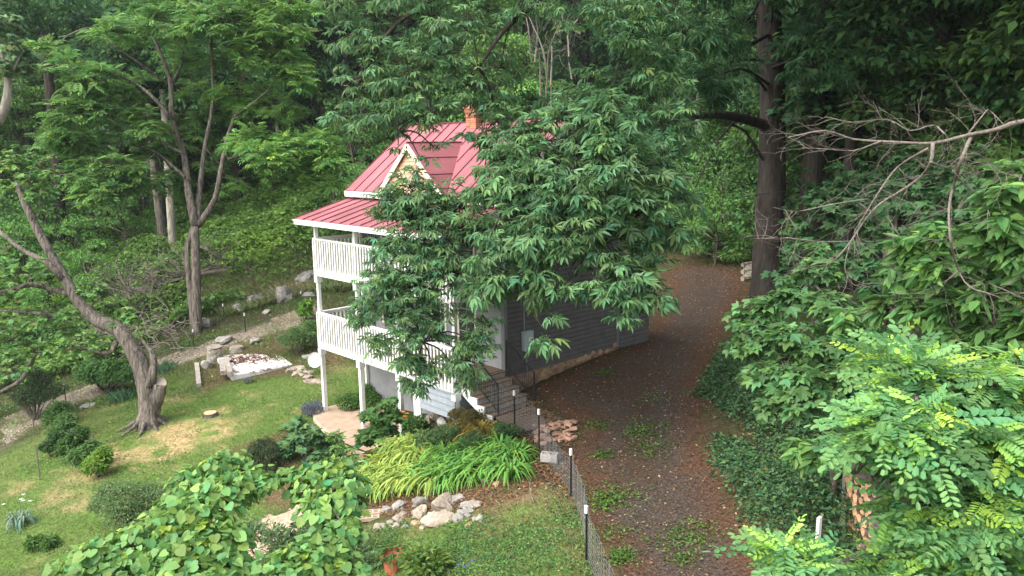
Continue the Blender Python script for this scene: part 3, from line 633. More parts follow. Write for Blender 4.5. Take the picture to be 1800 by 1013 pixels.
m = MB(); m.box((-3.35, -.034, .03), (-2.75, -.028, .7)); m.box((-3.27, -.045, .12), (-2.83, -.036, .6)); m.build('door_panel', M_white, d)
m = MB(); m.box((-2.9, -.09, .72), (-2.85, -.045, .8)); m.build('handle', M_iron, d)
d2 = window(-3.35, -2.75, 3.2, 4.5, 'door', cols=2, rows=2, fr=M_white, door=True); m = MB(); m.box((-3.35, -.034, 2.6), (-2.75, -.028, 3.15)); m.build('door_panel', M_white, d2)
# dark door of the basement
m = MB(); m.box((-3.3, -.05, -2.4), (-2.6, -.0, -.5)); m.build('basement_door', M_cream, house)
# rear wing
w1 = PZ(1140, 548, -.3)
rx = PL(1140, 548, 1, 8.6)
m = MB(); X1 = .1
ey = PL(1140, 500, 0, .06)[1]
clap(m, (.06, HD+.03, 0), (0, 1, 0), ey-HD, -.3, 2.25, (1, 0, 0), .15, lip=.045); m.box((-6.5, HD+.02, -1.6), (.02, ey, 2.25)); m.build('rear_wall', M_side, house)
m = MB(); slab(m, [(-6.9, HD+.02, 2.95), (.4, HD+.02, 2.95), (.4, ey+.3, 2.2), (-6.9, ey+.3, 2.2)], .06); m.build('rear_roof', mat('grey_roof', (.22, .19, .19), .7, nscale=4, namp=.2), house)

# electric meter with its conduits
mt = thing('electric_meter', 'grey electric meter box on the charcoal side wall', 'meter', (.05, .9, .45))
m = MB(); m.box((.03, .70, .45), (.17, 1.08, 1.05)); m.box((.17, .72, .47), (.18, 1.06, 1.03)); m.build('meter_box', M_metal, mt)
m = MB(); m.tube([(.18, .93, .78), (.26, .93, .78)], .085, 14); m.build('meter_dial', mat('dial_cream', (.6, .58, .5), .4), mt)
m = MB(); m.tube([(.26, .93, .78), (.30, .93, .78)], .045, 10); m.build('meter_glass', M_glass, mt)
m = MB(); m.tube([(.06, .80, 1.05), (.06, .77, 2.4), (.06, .72, 4.9)], .018, 6); m.tube([(.06, .86, .45), (.06, .88, -.2)], .022, 6); m.build('conduit', mat('conduit_grey', (.25, .25, .25), .5), mt)
# satellite dish on the left porch post
dc = np.array([-7.35, -2.18, -.66]); sdish = thing('satellite_dish', 'small white satellite dish clamped to the leftmost porch post', 'satellite dish', dc)
m = MB(); ax = CAM-dc; ax = np.array([.75, -.75, .12]); ax /= np.linalg.norm(ax); e1 = np.cross(ax, UPV); e1 /= np.linalg.norm(e1); e2 = np.cross(e1, ax)
V = [dc]; F = []; R_ = .27
for k, (r_, dz) in enumerate(((.4, .015), (.75, .04), (1, .075))):
    for j in range(20): th = j*math.pi/10; V.append(dc+(e1*math.cos(th)*.9+e2*math.sin(th))*R_*r_+ax*dz)
F += [(0, 1+j, 1+(j+1) % 20) for j in range(20)]
for k in range(2): F += [(1+k*20+j, 1+(k+1)*20+j, 1+(k+1)*20+(j+1) % 20, 1+k*20+(j+1) % 20) for j in range(20)]
V += [v-ax*.02 for v in V]; F += [tuple(i+61 for i in f[::-1]) for f in F]; F += [(41+j, 102+j, 102+(j+1) % 20, 41+(j+1) % 20) for j in range(20)]
m.add(V, F); m.build('dish', M_white, sdish)
m = MB(); m.tube([dc-ax*.02, dc+np.array([.1, .08, .05]), (-7.4, -1.93, -.6)], .02, 6); m.tube([dc-e2*R_*.8, dc+ax*.28-e2*.1], .012, 5); m.build('bracket', M_metal, sdish)
# chair on the upper porch
def chair(c, rz):
    t = thing('porch_chair', 'dark slatted high back chair on the upper porch', 'chair', c)
    def L(x, y, z): return (c[0]+x*math.cos(rz)-y*math.sin(rz), c[1]+x*math.sin(rz)+y*math.cos(rz), c[2]+z)
    m = MB()
    for y in np.linspace(-.22, .22, 6): m.bar(L(-.27, y, .42), L(.27, y, .42), .07, .025)
    m.build('seat', M_blackp, t); m = MB()
    for x in np.linspace(-.24, .24, 7): m.bar(L(x, .24, .42), L(x, .36, 1.1), .05, .02, up=(0, 1, 0))
    m.bar(L(-.28, .37, 1.12), L(.28, .37, 1.12), .05, .09); m.build('backrest', M_blackp, t)
    for x, y in ((-.27, -.23), (.27, -.23), (-.27, .25), (.27, .25)):
        m = MB(); m.bar(L(x, y, 0), L(x, y, .62 if y < 0 else .5), .045, .045, up=(0, 1, 0)); m.build('leg', M_blackp, t)
    for x in (-.28, .28): m = MB(); m.bar(L(x, -.26, .64), L(x, .3, .66), .07, .025); m.build('armrest', M_blackp, t)
chair((-6.35, -.62, 2.57), .35)
# concrete patio
m = MB(); p0, p1 = (-7.75, -2.85), (-1.9, -.02); m.add([(-7.75,-2.15,-2.6),(-7.1,-2.5,-2.6),(-4.6,-3.1,-2.6),(-2.2,-2.9,-2.6),(-1.9,-.02,-2.6),(-7.7,-.02,-2.6)]+[(-7.9,-2.35,-2.8),(-6.6,-2.85,-2.8),(-4.6,-2.95,-2.8),(-2.2,-2.7,-2.8),(-1.9,-.02,-2.8),(-7.7,-.02,-2.8)],
    [tuple(range(6))]+[(i, i+6, (i+1) % 6+6, (i+1) % 6) for i in range(6)]); tag(m.build('patio_slab', M_conc), 'tan concrete patio slab under the white porch posts', 'patio')
# stairs down from the lower deck to the drive
ss = thing('porch_stairs', 'grey wooden stairs with white stringer and black iron handrails beside the porch', 'stairs', (.6, -.9, -.75))
m = MB()
for i in range(4):
    z = -.18*(i+1)+.0; x = .10+.30*i; m.box((x, -1.66, z-.035), (x+.33, -.06, z)); 
m.box((.05, -1.66, -.035), (.14, -.02, 0)); m.build('tread', M_wood, ss)
m = MB()
for i in range(4): x = .10+.30*i; m.box((x, -1.64, -.18*(i+1)+.0), (x+.02, -.08, -.18*i-.036), )
m.build('riser', M_woodg, ss)
for y, nm, mm in ((-1.72, 'stringer', M_white), (-.06, 'stringer', M_side)):
    m = MB(); pr_ = [(.05, -.02)]
    for i in range(4): pr_ += [(.12+.30*i, -.18*i+.005), (.12+.30*i, -.18*(i+1)+.005)]
    pr_ += [(1.34, -.715), (1.34, -.95), (1.15, -.95), (.05, -.36)]
    n = len(pr_); V = [(x, y, z) for x, z in pr_]+[(x, y+.05, z) for x, z in pr_]
    c = [tuple(range(n)), tuple(range(n, 2*n))[::-1]]+[(i, (i+1) % n, (i+1) % n+n, i+n) for i in range(n)]
    m.add(V, c); m.build(nm, mm, ss)
for y in (-1.45, -.03):
    m = MB(); a = np.array([.12, y, .92]); b = np.array([1.30, y, .17 if y > -1 else .12]); m.bar(a, b, .04, .03); m.bar(a-[0, 0, .78], b-[0, 0, .78], .025, .02)
    for i in range(13):
        q = a+(b-a)*(i+.5)/13; m.bar(q-[0, 0, .78], q, .013, .013, up=(1, 0, 0))
    m.bar((a[0], y, 0.0), a, .03, .03, up=(1, 0, 0)); m.bar((b[0], y, -.85), b+[0, 0, .01], .035, .035, up=(1, 0, 0)); m.build('handrail', M_iron, ss)
# boards laid on the ground at the foot of the stairs
m = MB()
q = [PZ(872,735,-.74), PZ(925,757,-.72), PZ(1003,741,-.66), PZ(935,714,-.72)]
for i in range(9):
    a = q[0]+(q[1]-q[0])*(i/9); b = q[3]+(q[2]-q[3])*(i/9); m.bar(a+(q[1]-q[0])/18, b+(q[1]-q[0])/18+rng.normal(0, .03, 3)*[1, 1, 0], np.linalg.norm(q[1]-q[0])/9-.008, .05)
tag(m.build('boardwalk', M_wood, loc=q[0]), 'brown plank platform on the ground at the foot of the stairs', 'platform')
# ================================================================== YARD THINGS
def gpt(px, py): return G(px, py)
def wireline(mb, pts, h, nh, sp, r=.004):
    """welded wire between ground points"""
    pts = [np.array(p, float) for p in pts]; seg = np.array([np.linalg.norm((b-a)[:2]) for a, b in zip(pts[:-1], pts[1:])]); cum = np.r_[0, np.cumsum(seg)]
    n = int(cum[-1]/sp); s = np.linspace(0, cum[-1], n+1); Q = np.array([[np.interp(v, cum, [p[k] for p in pts]) for k in range(3)] for v in s]); hh = np.interp(s, cum, h)
    lean = rng.normal(0, .01, n+1)
    for k in range(nh+1):
        for i in range(n):
            a = Q[i]+[lean[i]*k/nh, lean[i]*k/nh, hh[i]*k/nh]; b = Q[i+1]+[lean[i+1]*k/nh, lean[i+1]*k/nh, hh[i+1]*k/nh]; mb.bar(a, b, r*1.6, r*1.6)
    for i in range(n+1): mb.bar(Q[i], Q[i]+[lean[i], lean[i], hh[i]], r*1.6, r*1.6, up=(1, 0, 0))
def tpost(px, py, h, root, d=None):
    b = gpt(px, py); m = MB(); m.box((b[0]-.022, b[1]-.004, b[2]-.3), (b[0]+.022, b[1]+.004, b[2]+h-.14)); m.box((b[0]-.004, b[1]-.03, b[2]-.3), (b[0]+.004, b[1]+.004, b[2]+h-.14))
    o = m.build('post', M_post, root); m = MB(); m.box((b[0]-.026, b[1]-.034, b[2]+h-.14), (b[0]+.026, b[1]+.008, b[2]+h)); m.build('post_cap', M_white, o); return b
M_post = mat('post_green_black', (.02, .028, .024), .5)
fence = thing('wire_fence', 'curving galvanised wire fence on white tipped posts beside the driveway', 'fence', gpt(948, 786))
ps = [tpost(905, 755, 1.08, fence), tpost(948, 790, 1.08, fence), tpost(1004, 872, 1.08, fence), tpost(1031, 985, 1.08, fence)]
fp = [gpt(862, 742), gpt(880, 744), ps[0], gpt(935, 768), ps[1]+[.03, .0, 0], gpt(965, 812), gpt(985, 842), ps[2]+[.03, 0, 0], gpt(1022, 915), ps[3]+[.03, 0, 0], np.array([9.9, -6.9, h1(9.9, -6.9)])]
m = MB(); wireline(m, fp, [.95, 1.05, 1.02, .98, .95, .75, .7, .9, .85, .95, .95], 10, .10, .0022); m.build('wire_mesh', M_wire, fence)
f2 = thing('post_fence', 'dark low wire fence on thin posts along the far yard path', 'fence', gpt(342, 612))
pp = [tpost(342, 612, .95, f2), tpost(432, 584, .95, f2), tpost(117, 712, .95, f2), tpost(394, 560, .75, f2), tpost(530, 528, .5, f2), tpost(250, 655, .9, f2)]
m = MB(); wireline(m, [pp[2], pp[5], pp[0], gpt(360, 590), pp[3], gpt(420, 548), pp[4]], [.8]*7, 5, .3, .004); m.build('wire_mesh', M_post, f2)
# ---- bricks by the platform
def brick(c, rz, tilt, lab):
    mm = MB(); mm.box((-.1, -.05, -.032), (.1, .05, .032)); o = mm.build('brick', M_brick, loc=(0, 0, 0)); o.location = c; o.rotation_euler = (tilt, tilt*.5, rz); return o
b0 = None; i = 0
for px in range(944, 1008, 9):
    for k, py in enumerate(range(752, 784, 7)):
        ppx = px+rng.uniform(-3, 3); ppy = py+rng.uniform(-2, 2)-(px-944)*.12
        if rng.random() < .12: continue
        c = gpt(ppx, ppy); c[2] += .04+(.05 if rng.random() < .4 else 0); rz = rng.choice([.1, .2, 1.6, .7])+rng.normal(0, .15)
        if b0 is None: b0 = brick(c, rz, .05, ''); o = b0
        else: o = b0.copy(); COL.objects.link(o); o.location = c; o.rotation_euler = (rng.normal(0, .1), rng.normal(0, .1), rz)
        tag(o, 'old red and buff brick lying loose beside the plank platform', 'brick', 'loose bricks by the platform'); i += 1
def cinder(c, rz, sc, label, name='cinder_block'):
    m = MB(); x, y, z = .2*sc, .1*sc, .1*sc
    for a, b in (((-x, -y), (x, -y+.03)), ((-x, y-.03), (x, y)), ((-x, -y+.03), (-x+.03, y-.03)), ((x-.03, -y+.03), (x, y-.03)), ((-.015, -y+.03), (.015, y-.03))): m.box((a[0], a[1], -z), (b[0], b[1], z))
    o = m.build(name, mat('block_grey', (.33, .31, .29), .9, nscale=10, namp=.25) if 'block_grey' not in MATS else MATS['block_grey'], loc=(0, 0, 0)); o.location = c; o.rotation_euler = (0, 0, rz); return tag(o, label, 'block')
c = gpt(966, 812); c[2] += .12; cinder(c, .5, 1, 'grey concrete block by the wire fence below the bricks')
# ---- rocks
def rock(px, py, sx, sy, sz, label, group=None, m=None, rot=None, name='rock', sink=.3, cat='rock', sub=3):
    c = gpt(px, py); V, F = icorock((0, 0, 0), (sx, sy, sz), rng.random()*90, sub, rot=0, rough=.3); mb = MB(); mb.add(V, F)
    o = mb.build(name, m or M_rock, loc=(0, 0, 0), smooth=False); o.location = (c[0], c[1], c[2]+sz*(1-2*sink)); o.rotation_euler = (rng.normal(0, .1), rng.normal(0, .1), rng.random()*6.28 if rot is None else rot)
    return tag(o, label, cat, group)
for px, py, a, b, z, l, mm in ((778, 893, .36, .28, .22, 'large pale round topped rock at the top of the rock border', M_rockl), (772, 915, .44, .26, .13, 'broad pale flat rock below the largest rock of the border', M_rockl),
    (737, 905, .30, .2, .12, 'long tan rock left of the broad pale rock', M_rockl), (705, 908, .26, .14, .07, 'flat buff stone in the middle of the rock border', M_rockl),
    (670, 925, .28, .14, .06, 'flat pale stone right of the perforated bricks', M_rockl), (800, 878, .22, .2, .08, 'dark slate slab behind the large pale rock', M_rock), (740, 883, .22, .14, .12, 'grey angular rock at the foot of the daylilies', M_rock),
    (703, 892, .24, .15, .1, 'dark blue grey rock left of the grey angular rock', M_rock), (826, 888, .26, .18, .07, 'flat grey rock near the right end of the border', M_rock), (822, 902, .24, .12, .06, 'flat brown grey stone at the right end of the border', M_rock),
    (806, 912, .18, .12, .1, 'rounded grey rock right of the broad pale rock', M_rock), (844, 908, .12, .1, .07, 'small rounded rock at the right end of the border', M_rock), (730, 920, .16, .1, .05, 'rust red stone below the long tan rock', M_brick),
    (696, 925, .1, .1, .07, 'small pale rock below the flat buff stone', M_rockl), (680, 898, .14, .1, .08, 'small grey rock behind the flat buff stone', M_rock), (826, 922, .12, .06, .04, 'small orange brick piece below the flat stones', M_brick), (858, 848, .15, .1, .08, 'grey rock at the lower right of the daylilies', M_rock),
    (872, 850, .1, .08, .05, 'small rusty rock beside the daylily clumps', M_brick), (755, 868, .2, .12, .08, 'dark half buried rock under the daylily leaves', M_rock), (716, 925, .1, .08, .05, 'small grey stone between pale border rocks', M_rock)):
    rock(px, py, a, b, z, l, 'rocks bordering the daylily bed', mm)
for k in range(20):
    t_ = rng.random(); rock(665+t_*175+rng.normal(0, 4), 922-t_*22+rng.normal(0, 11), rng.uniform(.06, .13), rng.uniform(.05, .1), .06, 'small filler stone wedged between the larger rocks of the daylily border', 'filler stones of the rock border', M_rock if k % 2 else M_rockl, sub=2)
# perforated bricks left of the border
for k, (px, py) in enumerate(((640, 918), (652, 906))):
    c = gpt(px, py); mb = MB()
    for i in range(6): mb.box((-.42+i*.15, -.09, 0), (-.42+i*.15+.035, .09, .09))
    for y in (-.1, -.015, .07): mb.box((-.42, y, .0), (.37, y+.03, .092))
    o = mb.build('perforated_brick', MATS.get('tan_block') or mat('tan_block', (.44, .33, .24), .9, nscale=10, namp=.25), loc=(0, 0, 0)); o.location = (c[0], c[1], c[2]+.06); o.rotation_euler = (.05, 0, .95)
    tag(o, ('front' if k == 0 else 'rear')+' tan perforated block at the left end of the rock border', 'block', 'perforated blocks')
# rocks under the porch skirt
for px, py, a, b, z, l, mm in ((752, 748, .28, .2, .2, 'pale boulder directly under the left of the porch skirting', M_rockl), (778, 745, .26, .18, .15, 'brown rock under the right of the porch skirting', M_rock), (762, 738, .2, .18, .15, 'dark rock in the gap under the skirting', M_rock),
    (815, 722, .22, .16, .12, 'brown stone between the skirting and the stairs', M_rock), (826, 708, .2, .15, .12, 'rough rock behind the stair stringer', M_rock), (890, 752, .12, .1, .08, 'orange brown stone at the first fence post', M_rockl), (876, 748, .1, .08, .06, 'small rubble stone at the stair foot', M_rockl), (921, 756, .09, .08, .05, 'small pale stone at the platform edge', M_rockl)):
    rock(px, py, a, b, z, l, 'stones around the porch and stairs', mm)
# boulders of the far yard
for px, py, a, b, z, l, mm in ((500, 526, .62, .5, .5, 'largest smooth grey boulder above the far path', M_rock), (451, 533, .55, .45, .42, 'brown grey boulder left of the largest boulder', M_rock), (420, 548, .5, .4, .32, 'pale lichened boulder at the left of the boulder row', M_rock),
    (527, 507, .4, .35, .22, 'pointed boulder overhanging a dark gap', M_rock), (546, 497, .9, .6, .5, 'big sloping slab rock behind the upper porch railing', M_rock), (545, 521, .4, .3, .2, 'low flat grey boulder right of the largest boulder', M_rock), (535, 472, .22, .2, .2, 'small round pale rock in the meadow', M_rockl),
    (362, 572, .4, .3, .3, 'grey boulder beside the tall tree foot', M_rock), (392, 600, .45, .35, .22, 'grey rock above the white concrete pad', M_rock), (451, 600, .35, .22, .16, 'rock on the bank behind the concrete pad', M_rock), (365, 645, .35, .3, .25, 'rock left of the pale stump', M_rock),
    (155, 715, .35, .2, .08, 'flat stone in the grass beside the irises', M_rock), (240, 612, .45, .3, .3, 'grey boulder behind the broken trunk', M_rock), (222, 600, .35, .3, .25, 'boulder partly hidden by the leaning trunk', M_rock), (470, 548, .3, .2, .12, 'small rock between boulders and path', M_rock), (540, 628, .35, .2, .1, 'flat rock below the round green bush', M_rock)):
    rock(px, py, a, b, z, l, 'boulders of the far yard', mm)
for i, (px, py) in enumerate(((514, 650), (524, 655), (534, 657), (542, 662), (548, 668), (556, 668), (564, 672), (520, 646), (530, 649), (540, 654))):
    rock(px, py+2, .3, .2, .1, 'tan rough stone in the short row right of the concrete pad', 'row of tan stones by the pad', M_rockl, sink=.3, sub=2)
# ---- white concrete pad with boards
pc = [gpt(378, 630), gpt(408, 668), gpt(465, 655), gpt(514, 641), gpt(484, 615), gpt(430, 622)]; zt = float(np.mean([p[2] for p in pc]))+.08
m = MB(); V = [(p[0], p[1], zt-.0) for p in pc]+[(p[0], p[1], p[2]-.3) for p in pc]; m.add(V, [tuple(range(6))]+[(i, i+6, (i+1) % 6+6, (i+1) % 6) for i in range(6)])
tag(m.build('concrete_pad', M_pad, loc=pc[0]), 'white painted concrete pad littered with leaves in the lawn', 'concrete pad')
m = MB()
def onpad(px, py): q = PZ(px, py, zt); return q
for x in range(650):
    t = rng.random(2); u = rng.random(); q = onpad(395+t[0]*(95)+rng.normal(0, 4), 628+t[1]*14-t[0]*8+rng.normal(0, 3)) if u < .75 else onpad(440+t[0]*70, 654-t[0]*12+t[1]*6)
    if not inpoly(q[0], q[1], pc): continue
    th = rng.random()*6.28; m.inst(T_far, [q+[0, 0, .01+rng.random()*.03]], np.array([[math.cos(th), math.sin(th), 0]]), UPV[None]+rng.normal(0, .2, (1, 3)), .12*rng.uniform(.5, 1.4), jit((.17, .07, .04), 1, .4))
tag(m.build('leaf_pile', M_grass), 'dark red brown dead leaves drifted on the concrete pad', 'dead leaves', kind='stuff')
def beam(a, b, w_, h_, label, name='timber_beam', m=M_woodg):
    mb = MB(); mb.bar(a, b, w_, h_); return tag(mb.build(name, m, loc=a), label, 'timber')
beam(onpad(390, 638)+[0, 0, .1], onpad(393, 660)+[0, 0, .1], .22, .18, 'short grey timber at the left end of the concrete pad'); beam(onpad(397, 635)+[0, 0, .12], onpad(405, 662)+[0, 0, .1], .2, .18, 'longer grey timber lying beside the short one on the pad')
beam(onpad(405, 650)+[0, 0, .04], onpad(418, 656)+[0, 0, .04], .12, .07, 'small brown board end by the two timbers on the pad')
a, b = gpt(346, 643)+[0, 0, .08], gpt(350, 680)+[0, 0, .08]; beam(a, b, .18, .16, 'pale weathered timber lying in the grass left of the pad')
# ---- stumps
def stump(px, py, r, h, label, lean=(0, 0), cut=M_cutw, bark=M_bark):
    c = gpt(px, py); t = thing('tree_stump', label, 'stump', c)
    m = MB(); m.tube([c+[0, 0, -.2], c+[lean[0]*.5, lean[1]*.5, h*.5], c+[lean[0], lean[1], h]], [r*1.2, r*1.03, r], 14, wob=.07); m.build('bark', bark, t, smooth=False)
    m = MB(); m.tube([c+[lean[0], lean[1], h-.01], c+[lean[0], lean[1], h+.015]], [r*.93, r*.9], 14, sm=1); m.build('cut_face', cut, t)
stump(370, 731, .24, .14, 'low fresh cut stump with orange face in the lawn'); stump(377, 633, .32, .62, 'tall pale split stump at the corner of the pad', (.15, 0), M_rockl, M_barkl); stump(416, 615, .3, .2, 'low pale rotten stump behind the concrete pad', cut=M_rockl, bark=M_barkl)
# ---- small things
c = gpt(938, 880); m = MB(); m.tube([c+[0, 0, .03], gpt(931, 862)+[0, 0, .08], gpt(934, 838)+[0, 0, .05]], [.014, .012, .007], 5); tag(m.build('stick', M_dead, loc=c), 'bare tan stick lying in the grass by the fence', 'stick')
c = gpt(692, 1000); pt = thing('flower_pot', 'terracotta flower pot with green plant at the bottom edge', 'flower pot', c)
m = MB(); n = 20; prof = [(.17, -.02), (.22, .28), (.26, .30), (.27, .38), (.24, .38), (.23, .3), (.0, .3)]; V = []
for r_, z in prof:
    for j in range(n): V.append(c+[r_*math.cos(j*math.pi*2/n), r_*math.sin(j*math.pi*2/n), z])
m.add(V, [(i*n+j, i*n+(j+1) % n, (i+1)*n+(j+1) % n, (i+1)*n+j) for i in range(len(prof)-1) for j in range(n)]); m.build('pot', M_terra, pt, smooth=False)
m = MB(); clump(m, T_simple, c+[0, 0, .4], .3, 160, .12, (.08, .17, .04)); m.build('foliage', M_leaf, pt)
# stakes and firewood behind the locust
fb = gpt(1430, 985)
def stake(a, h, lab, tilt=(.02, .0), w_=.05):
    m = MB(); m.bar(a+[0, 0, -.2], a+[tilt[0], tilt[1], h], w_, w_*.5, up=(1, 0, 0)); tag(m.build('wooden_stake', M_white, loc=a), lab, 'stake')
q = P(1436, 950, 12.2); q[2] = h1(q[0], q[1]); stake(q, (P(1442, 905, 12.2)-q)[2], 'white stake standing left of the stacked firewood', w_=.09)
fc = P(1506, 950, 12.6); gz0 = h1(fc[0], fc[1])
ax = np.array([.66, .75, 0])*1.0; side = np.array([.75, -.66, 0])
log0 = None; kk = 0
for lv in range(9):
    for j in range(6):
        r_ = rng.uniform(.055, .085); c = fc+side*(j-2.5)*.15*1.05+np.array([0, 0, 0]); c[2] = gz0+.08+lv*.135+rng.normal(0, .015); c[:2] += ax[:2]*rng.normal(0, .03)
        t = thing('firewood_log', 'split firewood log showing its orange end in the stack behind the pinnate tree', 'log', c, 'logs of the firewood stack')
        if log0 is None:
            m = MB(); m.tube([c-ax*.02, c+ax*.45], [.08, .075], 7, sm=1, wob=.15); b_ = m.build('bark', M_bark, t); m = MB(); m.tube([c-ax*.03, c-ax*.021], [.07, .072], 7, sm=1, wob=.12); m.build('cut_face', M_cutw, t); log0 = t
        else:
            for ch in log0.children: k_ = ch.copy(); COL.objects.link(k_); k_.parent = t
            t.rotation_euler = (0, 0, 0); t.scale = (r_/.075,)*3
for sgn in (-1,):
    m = MB(); q = fc+side*sgn*.52; q[2] = gz0-.1; m.bar(q, q+[0, 0, 1.45], .09, .05, up=(1, 0, 0)); tag(m.build('rack_post', M_woodg, loc=q), 'upright grey post at the left end of the firewood stack', 'post')
# far log pile and a few posts
for k in range(7):
    a = gpt(1305+k % 3*4, 494-k*4)+[0, 0, .12+.0*k]; b = a+np.array([.5, 1.6, .1]); m = MB(); m.tube([a, b], [.13, .11], 8, sm=1); tag(m.build('log', M_barkl, loc=a), 'grey log in the small pile left of the big trunk', 'log', 'log pile by the big trunk')
c = gpt(158, 640); V, F = icorock((0, 0, 0), (.35, .25, .25), 5, 2); m = MB(); m.add(V, F); o = m.build('plastic_bucket', M_white, loc=(0, 0, 0)); o.location = c+[0, 0, .15]; o.name = 'pale_rock'; o.data.name = 'pale_rock'; tag(o, 'white pale rock at the brush edge left of the leaning trunk', 'rock')
for k, (px, py) in enumerate(((70, 842), (181, 835), (165, 806), (60, 765), (112, 808))):
    a = gpt(px, py); m = MB(); m.bar(a+[0, 0, -.2], a+[rng.normal(0, .05), .02, [1.1, .9, .9, .8, .7][k]], .035, .035, up=(1, 0, 0)); tag(m.build('garden_stake', M_dead, loc=a), 'thin wooden garden stake standing in the row of shrubs', 'stake', 'stakes in the shrub row')
# utility wires seen against the big trunk
m = MB(); a = P(1275, 350, 30); b = P(1480, 318, 30); m.tube([a, (a+b)/2+[0, 0, -.05], b, P(1800, 260, 27)], .012, 4)
tag(m.build('overhead_wire', M_iron, loc=a), 'thin dark service wire crossing in front of the big trunk', 'wire')

# ================================================================== VEGETATION
def shrub(name, label, px, py, blobs, T, size, tint, group=None, stem=M_bark, m=None, base=None, flat=.8, droop=.2, var=.25, cat='shrub', hue=.1, zmin=-.4, shell=.55):
    """blobs: (dx, dy, dz, R, n) in metres round the base"""
    c = gpt(px, py) if base is None else np.array(base); t = thing(name, label, cat, c, group)
    s = MB(); f = MB()
    bl2 = []
    for dx, dy, dz, R, n in blobs:
        bl2.append((dx, dy, dz, R*.8, int(n*.55)))
        for v_ in unit(4, -.1)[:4]: bl2.append((dx+v_[0]*R*.7, dy+v_[1]*R*.7, dz+v_[2]*R*.6, R*rng.uniform(.3, .5), int(n*.16)))
    for dx, dy, dz, R, n in bl2:
        q = c+[dx, dy, dz]; clump(f, T, q, R, n, size, tint, flat, droop, shell, var, hue=hue, zmin=zmin)
        s.tube([c+[0, 0, -.1], (c+q)/2+rng.normal(0, .05, 3), q], [.02+R*.02, .015+R*.012, .006], 5)
        for _ in range(5):
            e = q+unit(1, -.2)[0]*R*.75; s.tube([q-[0, 0, R*.3], e], [.01, .004], 4, sm=1)
    s.build('stem', stem, t); f.build('foliage', m or M_leaf, t); return t
G_mid = (.11, .215, .06); G_dk = (.06, .13, .04); G_br = (.13, .24, .045)
# round willowy bush beside the pad
shrub('round_bush', 'round soft green bush right of the concrete pad', 522, 622, [(0, 0, .55, .75, 2600), (.3, .3, .6, .55, 1200)], T_simple, .10, (.15, .25, .09), droop=-.5)
shrub('round_bush', 'second soft green bush behind the round one near the porch corner', 547, 598, [(0, 0, .5, .6, 1500), (.5, .3, .6, .5, 900)], T_simple, .10, (.14, .25, .08), droop=-.5)
shrub('broadleaf_plant', 'upright bright green plant above the round bush', 538, 566, [(0, 0, .5, .35, 260), (0, 0, .9, .3, 200)], T_simple, .2, (.16, .32, .05), cat='plant')
shrub('lavender', 'low grey blue lavender at the patio corner', 553, 726, [(0, 0, .1, .4, 1100), (-.3, -.1, .08, .25, 500)], T_simple, .07, (.20, .22, .25), cat='plant', droop=-.8)
shrub('lavender', 'grey lavender tuft in the bed behind the concrete pad', 437, 672, [(0, 0, .08, .2, 300)], T_simple, .06, (.22, .26, .24), cat='plant', droop=-.8)
# green growth under the porch, left of the posts
shrub('leafy_plant', 'dense low green plants at the patio edge under the porch', 612, 722, [(0, 0, .25, .45, 900), (.5, .5, .3, .45, 900), (-.1, .9, .3, .5, 900)], T_simple, .10, (.10, .22, .045), cat='plant')
# fig like shrubs in front
def lobed(name, label, px, py, tips, nl, size, tint, T=T_maple, group=None, cat='shrub', m=None, hue=.1, var=.22, stemr=.022, base=None, droop=.35):
    c = gpt(px, py) if base is None else np.array(base); t = thing(name, label, cat, c, group); s = MB(); f = MB()
    for (a, b, d, R, n) in tips:          # blob pixel centre, depth, radius (m), whorls
        q = P(a, b, d); s.tube([c+[0, 0, -.1], (c*.6+q*.4)+[rng.normal(0, .05), 0, .2], q-[0, 0, R*.3]], [stemr*1.4, stemr, stemr*.5], 6)
        u = unit(n, -.45); tp = q+u*(R*rng.uniform(.35, 1, len(u)))[:, None]*[1, 1, .8]
        whorls(f, s, T, tp, q-np.array([0, 0, R*.3]), nl, size, tint, droop, var, .006, hue)
    s.build('stem', M_bark, t); f.build('foliage', m or M_leaf, t); return t
d_ = (gpt(670, 792)-CAM)@FW
lobed('fig_bush', 'lobed leaf bush standing in front of the middle porch posts', 668, 798, [(665, 765, d_-.3, .55, 34), (650, 735, d_-.2, .35, 18), (690, 735, d_-.2, .35, 20), (680, 708, d_, .25, 10), (640, 775, d_-.3, .3, 14)], 7, .24, (.085, .19, .055))
d_ = (gpt(540, 800)-CAM)@FW
lobed('fig_bush', 'broad bluish green lobed leaf bush left of the patio slab', 540, 812, [(540, 775, d_-.2, .6, 44), (505, 790, d_-.2, .45, 26), (575, 785, d_, .45, 24), (520, 752, d_, .4, 22), (560, 810, d_-.5, .45, 24)], 7, .26, (.11, .22, .085))
lobed('leafy_shrub', 'small yellow green shrub between the fig bushes', 600, 812, [(600, 800, 22.5, .4, 26), (618, 820, 22, .3, 16), (590, 770, 23, .3, 16)], 8, .16, (.13, .25, .06), T_simple)
# dark dome
shrub('dome_shrub', 'small leaved dark dome shaped shrub with bare twigs in the lawn', 462, 836, [(0, 0, .45, .68, 3600), (-.35, -.1, .3, .5, 1500), (.3, .1, .3, .4, 900)], T_far, .055, (.055, .085, .035), shell=.85)
